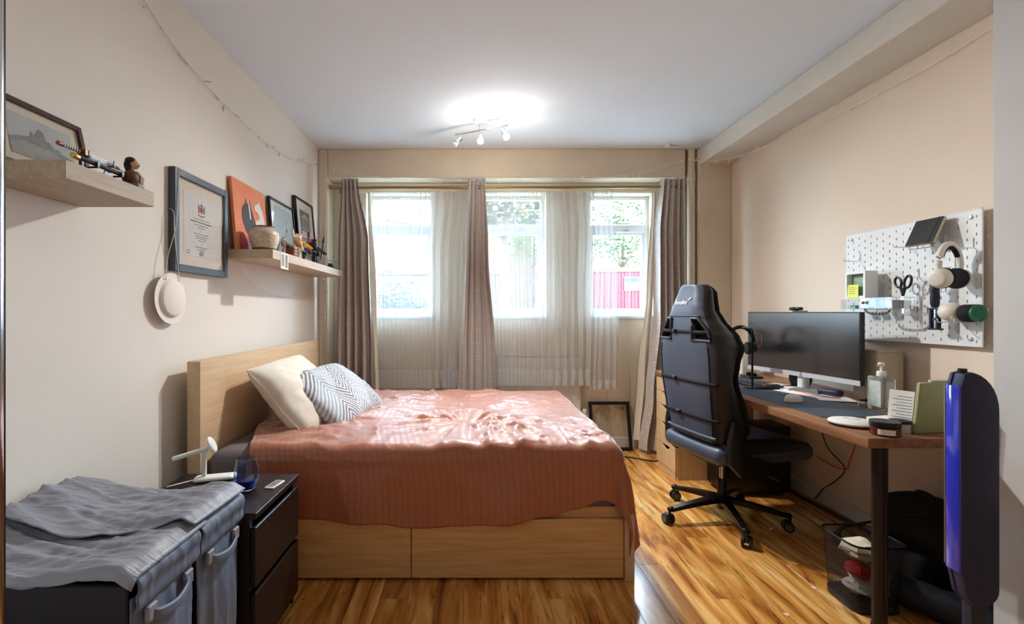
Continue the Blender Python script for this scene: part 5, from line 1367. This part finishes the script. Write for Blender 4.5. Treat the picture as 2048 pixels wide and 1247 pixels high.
# board as a sheet with real slots
pitch = .02
xs_, ys_ = [0], [0]
ncol, nrw = int(Wp/pitch)-1, int(Hp/pitch)-1
for i in range(1, ncol+1): xs_ += [i*pitch-.0028, i*pitch+.0028]
for j in range(1, nrw+1): ys_ += [j*pitch-.0068, j*pitch+.0068]
xs_.append(Wp); ys_.append(Hp)
bm = bmesh.new()
V = {}
def gv(i, j):
    if (i, j) not in V: V[(i, j)] = bm.verts.new((xs_[i], ys_[j], 0))
    return V[(i, j)]
for i in range(len(xs_)-1):
    for j in range(len(ys_)-1):
        if i % 2 == 1 and j % 2 == 1:
            ci, cj = (i+1)//2, (j+1)//2
            if (ci % 4 == 1 and cj % 2 == 1) or (ci % 4 == 3 and cj % 2 == 0): continue
        bm.faces.new((gv(i, j), gv(i+1, j), gv(i+1, j+1), gv(i, j+1)))
me = bpy.data.meshes.new('board'); bm.to_mesh(me); bm.free()
o = link('board', me, M['whitem'], t); solid(o, .005, -1)
fb = B().box(-.006, 0, -.006, Hp+.006, -.005, .001, .002, 1).box(Wp, Wp+.006, -.006, Hp+.006, -.005, .001, .002, 1).box(0, Wp, -.006, 0, -.005, .001, .002, 1).box(0, Wp, Hp, Hp+.006, -.005, .001, .002, 1)
fb.obj('edge', M['whitem'], t)
for x in (.045, Wp-.045):
    for y in (.03, Hp-.03): B().cyl((x, y, -.026), (x, y, .006), .010, seg=16, bev=.002).obj('spacer_screw', mat('screw_grey', C(196, 196, 196), .3, metal=.3), t)
def pl(px, py, out=.03):
    """a point on the pegboard from wall position: Y, Z -> world"""
    return Vector((PX-out, px, py))
def hook(label, y, z, L=.07):
    t = thing('peg_hook', label, 'hook', (PX, y, z), group='white hooks on the pegboard')
    B().tube([(PX-.0025, y, z+.045), (PX-.0025, y, z+.005), (PX-.007, y, z), (PX-L, y, z), (PX-L-.006, y, z+.004), (PX-L-.008, y, z+.018)], .0021, 6).obj('wire', M['whitem'], t)
hook('bare white hook at the far left of the pegboard', 2.735, 1.545, .09)
hook('white hook below the tilted notebook', 2.43, 1.585, .075)
hook('white hook holding the scissors', 2.375, 1.425, .075)
hook('bare white hook right of the scissors', 2.195, 1.455, .075)
hook('white hook holding the black handle tool', 2.24, 1.345, .075)
hook('low bare white hook left of the tool', 2.385, 1.235, .075)
hook('low bare white hook below the scissors', 2.33, 1.235, .075)
hook('white hook carrying the headphones', 2.115, 1.538, .125)
# notebook on two prongs
t = thing('peg_prongs', 'pair of white prongs supporting the notebook on the pegboard', 'hook', (PX, 2.28, 1.57))
for y in (2.24, 2.31): B().tube([(PX-.003, y, 1.62), (PX-.004, y, 1.575), (PX-.01, y, 1.568), (PX-.11, y, 1.556), (PX-.115, y, 1.572)], .0024, 6).obj('prong', M['whitem'], t)
Mn = frame_M((PX-.062, 2.28, 1.640), (0, -1, 0), Vector((.055, 0, .12)))
t = thing('black_notebook', 'black hardback notebook leaning on the pegboard prongs', 'notebook', Mn.translation, Mn.to_euler(), local=True)
B().box(-.068, .070, -.066, .066, -.011, .001).obj('pages', mat('page_edges', C(214, 196, 160), .8), t, 0)
B().box(-.07, .07, -.068, .068, .001, .003, .001, 1).box(-.07, .07, -.068, .068, -.013, -.011, .001, 1).box(-.0715, -.068, -.068, .068, -.013, .003, .001, 1).obj('cover', M['rubber'], t)
B().box(.045, .050, -.069, .069, .003, .0038).obj('elastic_band', M['black'], t, 0)
# acrylic tray with photo block
t = thing('acrylic_tray', 'clear acrylic tray hooked on the pegboard', 'tray', (PX-.07, 2.54, 1.265))
x0, x1, y0, y1, z0, z1 = PX-.125, PX-.006, 2.39, 2.72, 1.265, 1.325
B().box(x0, x1, y0, y1, z0, z0+.003).box(x0, x0+.003, y0, y1, z0+.003, z1).box(x1-.003, x1, y0, y1, z0+.003, z1).box(x0+.003, x1-.003, y0, y0+.003, z0+.003, z1).box(x0+.003, x1-.003, y1-.003, y1, z0+.003, z1).obj('tray', M['clear'], t, 0)
B().box(x0-.002, x0+.001, y0-.001, y1+.001, z1-.002, z1+.001).box(x0-.002, x1, y0-.002, y0+.001, z1-.002, z1+.001).obj('rim', M['whitem'], t, 0)
t = thing('photo_block', 'white box frame with green picture on the acrylic tray', 'photo frame', (PX-.07, 2.645, z1))
fx0, fx1, fy0, fy1, fz0, fz1 = PX-.105, PX-.035, 2.575, 2.715, z1+.0012, z1+.152
B().box(fx0, fx1, fy0, fy0+.014, fz0, fz1).box(fx0, fx1, fy1-.014, fy1, fz0, fz1).box(fx0, fx1, fy0+.014, fy1-.014, fz0, fz0+.014).box(fx0, fx1, fy0+.014, fy1-.014, fz1-.014, fz1).box(fx1-.006, fx1, fy0+.014, fy1-.014, fz0+.014, fz1-.014).obj('frame', M['white'], t, 0)
B().box(fx0+.03, fx0+.032, fy0+.014, fy1-.014, fz0+.014, fz1-.014).obj('picture', mat('green_picture', C(170, 196, 170), .6, col2=C(96, 130, 84), vscale=14), t, 0)
t = thing('sticky_note', 'yellow sticky note with handwriting on the box frame', 'note', (fx0, 2.66, fz0), (0, 0, 0), local=True)
Ms = frame_M((-.002, .035, .003), (0, -1, 0), Vector((.12, .12, 1)))
B().box(0, .076, 0, .076, 0, .0008, 0, 1, Ms).obj('sheet', mat('sticky_yellow', C(236, 238, 120), .7), t, 0)
for k in range(4): B().box(.012, .05+.008*(k % 2), .058-k*.011, .060-k*.011, .001, .0013, 0, 1, Ms).obj('handwriting', M['ink'], t, 0)
its = [((2.66, 'small teal eraser in the acrylic tray', 'eraser', C(90, 180, 160))), ((2.60, 'grey sharpener in the acrylic tray', 'sharpener', C(170, 176, 180))), ((2.53, 'pale blue card box in the acrylic tray', 'box', C(150, 166, 176))), ((2.43, 'white card box in the acrylic tray', 'box', C(176, 178, 182)))]
for y, lb, cat_, cl in its:
    nm = {'eraser': 'eraser', 'sharpener': 'sharpener', 'box': 'card_box'}[cat_]
    t = thing(nm, lb, cat_, (PX-.08, y, z0+.003))
    hh = .045 if cat_ == 'box' else .02
    B().box(PX-.105, PX-.055, y-.022, y+.022, z0+.0032, z0+.0032+hh, .003, 1).obj('body', mat('tray_item', cl, .5), t)
    B().box(PX-.1055, PX-.1045, y-.015, y+.015, z0+.006, z0+.012, 0).obj('stripe', M['white'] if cat_ != 'box' else M['ink'], t, 0)
# bead bracelet hanging below the tray
t = thing('bead_string', 'string of glass beads hanging from the acrylic tray', 'beads', (PX-.03, 2.46, 1.25))
for k in range(22):
    a = PI*k/21
    B().sph((PX-.128-.001, 2.47+.075*math.cos(a), 1.262-.022*math.sin(a)), .0062, 8, 6).obj('bead', M['chrome'] if k % 2 else M['ink'], t)
t = thing('copper_ball', 'small copper ball magnet on the tray edge', 'ball', (PX-.128, 2.555, 1.30))
B().sph((PX-.133, 2.555, 1.30), .008, 12, 8).cyl((PX-.127, 2.555, 1.30), (PX-.131, 2.555, 1.30), .005, seg=10).obj('ball', mat('copper', C(180, 110, 80), .25, metal=1), t)
# scissors
Mc = frame_M((PX-.062, 2.395, 1.33), (0, -1, 0), Vector((0, .10, 1)))
t = thing('scissors', 'scissors with black handles hanging from a hook', 'scissors', Mc.translation, Mc.to_euler(), local=True)
def ring(cx_, cy_, rx, ry, rot, n=24):
    return [(cx_+rx*math.cos(a)*math.cos(rot)-ry*math.sin(a)*math.sin(rot), cy_+rx*math.cos(a)*math.sin(rot)+ry*math.sin(a)*math.cos(rot), 0) for a in [2*PI*k/n for k in range(n)]]
for s in (-1, 1):
    h = B().tube(ring(s*.027, .072, .018, .026+.006*(s > 0), -s*.3), .0055, 8, closed=True).tube([(s*.016, .048, 0), (s*.006, .03, 0), (-s*.001, .0, 0)], [.007, .0075, .006], 8)
    h.obj('handle', M['black'], t)
    B().prism([(-.007, .004), (.007, .004), (.006, -.03), (s*.001+.001, -.118), (s*.001-.001, -.118), (-.006, -.03)], s*.0013-.0011, s*.0013+.0011, Matrix.Rotation(s*.03, 4, 'Z')).obj('blade', M['chrome'], t)
B().cyl((0, -.012, -.004), (0, -.012, .004), .0045, seg=14).obj('pivot', M['steel'], t)
# black handle tool
ty = 2.235
t = thing('handle_tool', 'black gripped tool with open frame hanging on pegboard', 'tool', (PX-.06, ty, 1.17))
tx = PX-.056
nav = mat('tool_navy', C(30, 28, 48), .4)
B().lathe([(0, 1.383), (.017, 1.383), (.019, 1.376), (.0165, 1.35), (.0185, 1.32), (.0175, 1.29), (.013, 1.272), (0, 1.27)], (tx, ty, 0), 20).obj('grip', nav, t)
B().box(tx-.012, tx+.012, ty-.030, ty+.030, 1.262, 1.270, .002, 1).box(tx-.012, tx+.012, ty-.032, ty+.026, 1.165, 1.173, .002, 1).box(tx-.01, tx+.01, ty-.020, ty-.012, 1.173, 1.262).box(tx-.01, tx+.01, ty+.012, ty+.020, 1.173, 1.262).box(tx-.006, tx+.006, ty-.012, ty+.012, 1.21, 1.222).obj('frame', nav, t)
B().box(tx-.002, tx+.002, ty-.004, ty+.004, 1.173, 1.21).box(tx-.002, tx+.002, ty-.004, ty+.004, 1.222, 1.262).obj('blade', M['chrome'], t)
# headphones
wsh = mat('headphone_cream', C(226, 220, 206), .4)
t = thing('wireless_headphones', 'cream over-ear headphones hanging on the pegboard', 'headphones', (PX-.108, 2.115, 1.35), (0, 0, .28), local=True)
# local x runs from the wall towards the room side
ac = [(.072*math.cos(PI*k/16), 0, .108+.098*math.sin(PI*k/16)) for k in range(17)]
B().tube(ac, .013, 10, flat=1).obj('headband', wsh, t)
ac2 = [(.061*math.cos(PI*k/12), 0, .108+.084*math.sin(PI*k/12)) for k in range(2, 11)]
B().tube(ac2, .010, 8).obj('band_cushion', M['blackf'], t)
for s in (-1, 1):
    x = s*.058
    e = B().cyl((x-s*.002, 0, .052), (x+s*.030, 0, .047), .050, .034, 28, .009).cyl((x+s*.012, 0, .09), (x+s*.013, 0, .118), .011, seg=12).obj('ear_cup', wsh, t)
    B().cyl((x-s*.026, 0, .052), (x-s*.003, 0, .052), .047, seg=28, bev=.010).obj('ear_pad', M['blackf'], e)
# capsule speaker and roll on a shelf bracket
t = thing('peg_bracket', 'white wire bracket under the capsule device on the pegboard', 'bracket', (PX, 2.13, 1.205))
for y in (2.09, 2.165): B().tube([(PX-.003, y, 1.25), (PX-.003, y, 1.208), (PX-.008, y, 1.203), (PX-.11, y, 1.203), (PX-.115, y, 1.22)], .0022, 6).obj('wire', M['whitem'], t)
t = thing('capsule_device', 'white rounded capsule device resting on the pegboard bracket', 'device', (PX-.06, 2.155, 1.206))
B().sph((PX-.06, 2.155, 1.2505), (.043, .050, .043), 24, 16).obj('shell', wsh, t); B().cyl((PX-.085, 2.125, 1.222), (PX-.089, 2.119, 1.22), .008, seg=12).obj('button', M['white'], t)
t = thing('black_roll', 'black roll with green end beside the capsule device', 'roll', (PX-.06, 2.10, 1.206))
B().cyl((PX-.055, 2.103, 1.2445), (PX-.055, 2.050, 1.2445), .039, seg=28, bev=.003).obj('roll', M['blackf'], t); B().cyl((PX-.055, 2.0495, 1.2445), (PX-.055, 2.038, 1.2445), .0385, seg=28, bev=.003).cyl((PX-.055, 2.0385, 1.2445), (PX-.055, 2.0365, 1.2445), .02, seg=20).obj('green_end', mat('green_cap', C(20, 110, 74), .4), t)

# ------------------------------------------------------------------ framed print on the floor
Mx = frame_M((1.055, 4.225, .002), (1, 0, 0), Vector((0, .105, .42)))
t = thing('framed_print', 'black frame with clear glass reading 752 leaning below window', 'picture frame', Mx.translation, Mx.to_euler(), local=True)
W, h, fw = .375, .437, .03
# local z points towards the viewer side (x cross up = -Y)
B().box(0, fw, 0, h, -.014, 0, .0015, 1).box(W-fw, W, 0, h, -.014, 0, .0015, 1).box(fw, W-fw, 0, fw, -.014, 0, .0015, 1).box(fw, W-fw, h-fw, h, -.014, 0, .0015, 1).obj('frame', M['bframe'], t)
B().box(fw, W-fw, fw, h-fw, -.009, -.007).obj('glass', M['frameglass'], t, 0)
def seg_digit(b, x, y, w_, hh, segs, th=.0055):
    z = -.0068
    R = {'t': rect(x, y+hh-th, x+w_, y+hh), 'm': rect(x, y+hh/2-th/2, x+w_, y+hh/2+th/2), 'b': rect(x, y, x+w_, y+th), 'tl': rect(x, y+hh/2, x+th, y+hh), 'tr': rect(x+w_-th, y+hh/2, x+w_, y+hh), 'bl': rect(x, y, x+th, y+hh/2), 'br': rect(x+w_-th, y, x+w_, y+hh/2)}
    for s in segs: b.prism(R[s], z, z+.0006)
b = B()
seg_digit(b, .245, .365, .022, .028, ('t', 'tr', 'br', 'tl')); seg_digit(b, .275, .365, .022, .028, ('t', 'tl', 'm', 'br', 'b')); seg_digit(b, .305, .365, .022, .028, ('t', 'tr', 'm', 'bl', 'b'))
b.obj('number', M['ink'], t, 0, label='dark digits 752')
B().prism([(.318, .045), (.328, .043), (.338, .052), (.324, .055)], -.0068, -.0062).obj('red_mark', M['red'], t, 0)

# ------------------------------------------------------------------ below the desk
t = thing('computer_tower', 'black computer tower under the desk behind the chair', 'computer', (1.93, 3.3, 0))
B().box(1.70, 2.16, 3.20, 3.42, .02, .47, .006, 2).obj('case', M['black'], t)
B().box(1.692, 1.70, 3.205, 3.415, .03, .46, .004, 1).obj('front_panel', M['blackm'], t)
for x in (1.74, 2.10):
    for y in (3.22, 3.40): B().cyl((x, y, 0), (x, y, .021), .015, seg=10).obj('foot', M['rubber'], t)
# bin
bx, by = 1.675, 2.03
def mesh_mat():
    m = bpy.data.materials.new('wire_mesh'); m.use_nodes = True
    N, L, p = nodes(m)
    p.inputs['Base Color'].default_value = C(30, 30, 32); p.inputs['Metallic'].default_value = .4; p.inputs['Roughness'].default_value = .4
    uv = N.new('ShaderNodeUVMap'); sp = N.new('ShaderNodeSeparateXYZ'); L.new(uv.outputs[0], sp.inputs[0])
    a = math_node(N, L, 'FRACT', math_node(N, L, 'MULTIPLY', math_node(N, L, 'ADD', sp.outputs[0], sp.outputs[1]), 220)); b_ = math_node(N, L, 'FRACT', math_node(N, L, 'MULTIPLY', math_node(N, L, 'SUBTRACT', sp.outputs[0], sp.outputs[1]), 220))
    al = math_node(N, L, 'MAXIMUM', math_node(N, L, 'LESS_THAN', a, .30), math_node(N, L, 'LESS_THAN', b_, .30))
    L.new(al, p.inputs['Alpha'])
    return m
M['wmesh'] = mesh_mat()
t = thing('wire_bin', 'black wire mesh waste bin behind the desk leg', 'bin', (bx, by, 0))
def sq(r, k):   # rounded square
    a = 2*PI*k; c_, s_ = math.cos(a), math.sin(a); q = (abs(c_)**6+abs(s_)**6)**(-1/6)
    return c_*q*r, s_*q*r
for q in range(4):
    def wall_fn(u, v, q=q):
        r = .094+.016*v; x, y = sq(r, (q+u)/4+.125); return (bx+x, by+y, .012+.27*v)
    B().grid(wall_fn, 14, 3, lambda u, v: (u*.2, v*.27)).obj('mesh_side', M['wmesh'], t, 180)
B().tube([(bx+sq(.111, k/40)[0], by+sq(.111, k/40)[1], .284) for k in range(40)], .0045, 6, closed=True).obj('rim', M['blackm'], t)
B().prism([sq(.096, k/32) for k in range(32)], 0, .035, Matrix.Translation((bx, by, 0)), .003).obj('base', M['black'], t)
def crumple(name, label, cat_, loc, r, mt, seed):
    b = B().sph((0, 0, 0), 1, 14, 10)
    for v in b.bm.verts:
        d = v.co.normalized(); f = 1+.35*noise.noise(d*2.2+Vector((seed, 0, 0)))+.18*noise.noise(d*5+Vector((seed, 4, 0))); v.co = Vector((d.x*r[0]*f+loc[0], d.y*r[1]*f+loc[1], d.z*r[2]*f+loc[2]))
    return b.top(name, mt, label, cat_, (loc[0], loc[1], loc[2]-r[2]), smooth=25, group='rubbish in the wire bin')
crumple('crumpled_paper', 'crumpled white bag lying lowest in the wire bin', 'paper', (bx, by-.010, .080), (.068, .058, .038), M['paper'], 2)
crumple('red_wrapper', 'crumpled red wrapper in the wire bin', 'wrapper', (bx-.035, by-.02, .150), (.045, .045, .030), M['red'], 5)
crumple('crumpled_paper', 'big crumpled cream paper at the top of the wire bin', 'paper', (bx+.008, by+.005, .222), (.076, .074, .040), M['mountcream'], 8)
# backpack
def bag_fn(u, v):
    a = 2*PI*u; ph = PI*(v-.5)
    c_ = math.cos(ph)
    x = .13*math.copysign(abs(math.cos(a))**.6, math.cos(a))*abs(c_)**.55; y = .235*math.copysign(abs(math.sin(a))**.6, math.sin(a))*abs(c_)**.55
    z = .19*math.copysign(abs(math.sin(ph))**.7, math.sin(ph))
    f = 1+.09*fbm(x*6, y*6, z*6)
    return Vector((2.10+x*f+.10*max(0, (z+.19))*.8, 2.16+y*f, .196+z*f))
t = thing('backpack', 'black backpack slumped against the right wall under desk', 'backpack', (2.1, 2.16, 0))
for_bag = B().grid(bag_fn, 40, 26)
for v in for_bag.bm.verts:
    v.co.z = max(v.co.z, .004); v.co.x = min(v.co.x, XR-.022)
for_bag.obj('body', M['blackf'], t, 180, recalc=True)
b = B().box(1.90, 1.99, 2.0, 2.26, .04, .20, .035, 3); b.obj('front_pocket', M['blackf'], t)
B().tube(spline([(2.02, 2.02, .36), (1.95, 2.10, .33), (1.88, 2.22, .26), (1.84, 2.36, .16), (1.86, 2.40, .06), (1.92, 2.36, .03)], 6), .018, 8, flat=.35).obj('strap', M['blackf'], t)
B().tube(spline([(1.98, 2.0, .08), (1.90, 1.94, .03), (1.86, 1.90, .012), (1.95, 1.84, .012), (2.06, 1.88, .02)], 6), .014, 8, flat=.4).obj('strap', M['blackf'], t)
B().tube(spline([(2.08, 2.12, .375), (2.08, 2.14, .41), (2.08, 2.2, .41), (2.08, 2.22, .375)], 5), .010, 8).obj('grab_loop', M['blackf'], t)
t = thing('rolled_jacket', 'dark blue-black rolled cloth lying in front of backpack', 'cloth', (1.95, 1.80, 0))
b = B().tube(spline([(1.80, 2.02, .075), (1.86, 1.93, .07), (1.93, 1.84, .068), (2.0, 1.76, .062)], 6), [.05]+[.062]*16+[.055]*2, 14)
for v in b.bm.verts: v.co += Vector((0, 0, 1))*.006*noise.noise(v.co*25)
b.obj('roll', mat('navy_cloth', C(30, 33, 46), .7, var=.3, vscale=18, bump=.3, bscale=40), t, 60)
# cables
def cable(name, label, pts, mt, r=.004):
    pts = spline(pts, 8); t = thing(name, label, 'cable', pts[0]); B().tube(pts, r, 6).obj('cord', mt, t); return t
cable('floor_cable', 'thick black cable lying along the right skirting board', [(2.20, 3.3, .006), (2.22, 3.0, .006), (2.235, 2.75, .006), (2.225, 2.5, .006), (2.245, 2.40, .006)], M['black'], .006)
cable('hanging_cable', 'orange cable hanging below the desk on the wall', [(2.262, 2.75, .73), (2.262, 2.76, .55), (2.255, 2.82, .36), (2.262, 2.85, .30), (2.262, 2.95, .28), (2.262, 3.1, .30)], M['orange'], .0035)
cable('hanging_cable', 'thin black cable looping from the desk to the computer', [(2.262, 3.1, .6), (2.25, 3.0, .40), (2.262, 2.87, .30), (2.255, 2.93, .2), (2.25, 3.02, .12), (2.25, 3.1, .02)], M['black'], .0035)
cable('hanging_cable', 'black cable sagging under the near desk end', [(2.262, 2.45, .733), (2.262, 2.3, .64), (2.262, 2.1, .595), (2.25, 1.95, .60), (2.2, 1.86, .64), (2.12, 1.84, .712)], M['black'], .004)
cable('floor_cable', 'black cable on the floor between bed and drawers', [(.80, 4.14, .006), (1.1, 4.10, .006), (1.35, 4.02, .006), (1.50, 3.93, .006), (1.75, 3.92, .006)], M['black'], .006)
# blue panel standing in front of the wall return
t = thing('blue_panel', 'tall dark blue panel with rounded ends beside the desk', 'panel', (1.66, 1.58, 0))
prof = []
x0, x1, z0, z1, r = 1.612, 1.748, .275, 1.05, .085
prof = [(x0+.02, z0+.03), (x0+.05, z0)]
prof += [(x1-.05+.05*math.cos(a), z0+.05+.05*math.sin(a)) for a in [-PI/2+PI/2*k/6 for k in range(7)]]
prof += [(x1-.10+.10*math.cos(a), z1-.13+.13*math.sin(a)) for a in [PI/2*k/8 for k in range(9)]]
prof += [(x0+.012, z1-.006), (x0, z1-.05), (x0, z0+.12)]
Mq = frame_M((0, 1.605, 0), (1, 0, 0), (0, 0, 1))
B().prism(prof, 0, .012, Mq, .002).obj('back_shell', mat('panel_navy', C(44, 54, 104), .5, var=.1, vscale=10), t)
B().prism([(x+(.002 if x < 1.65 else -.006), z) for x, z in prof], .012, .05, Mq, .006).obj('front_shell', mat('panel_slate', C(38, 46, 80), .55, var=.1, vscale=10), t)
B().box(x0-.005, x0+.006, 1.557, 1.604, z0+.11, z1-.045, .004, 2).obj('gloss_edge', mat('gloss_blue', C(34, 56, 200), .12, coat=1), t)
B().box(x0-.006, x0+.003, 1.603, 1.607, z0+.12, z1-.05, .001, 1).obj('silver_edge', M['steel'], t)
B().cyl((x0+.03, 1.58, z1-.004), (x0+.03, 1.58, z1+.010), .012, seg=14).obj('knob', M['black'], t)
B().box(x0+.045, x0+.105, 1.565, 1.60, .02, z0+.02, .006, 2).obj('stem', mat('stem_slate', C(38, 42, 54), .5), t)
B().box(x0-.02, x0+.16, 1.50, 1.66, 0, .02, .006, 2).obj('foot', M['black'], t)
# little things on the floor
for i, (x, y) in enumerate(((.95, 3.25), (1.55, 2.12), (1.72, 2.72), (1.28, 1.95))):
    b = B().prism([(0, 0), (.018, .003), (.022, .012), (.006, .014)], .0, .002, Matrix.Translation((x, y, .0005)) @ Matrix.Rotation(i*1.7, 4, 'Z'))
    b.top('paper_scrap', M['paper'], ['tiny white paper scrap on floor near the bed foot', 'tiny white paper scrap on floor left of the bin', 'tiny white paper scrap on floor under the chair', 'tiny white paper scrap on floor in front of the bin'][i], 'scrap', (x, y, 0), group='paper scraps on the floor', smooth=0)
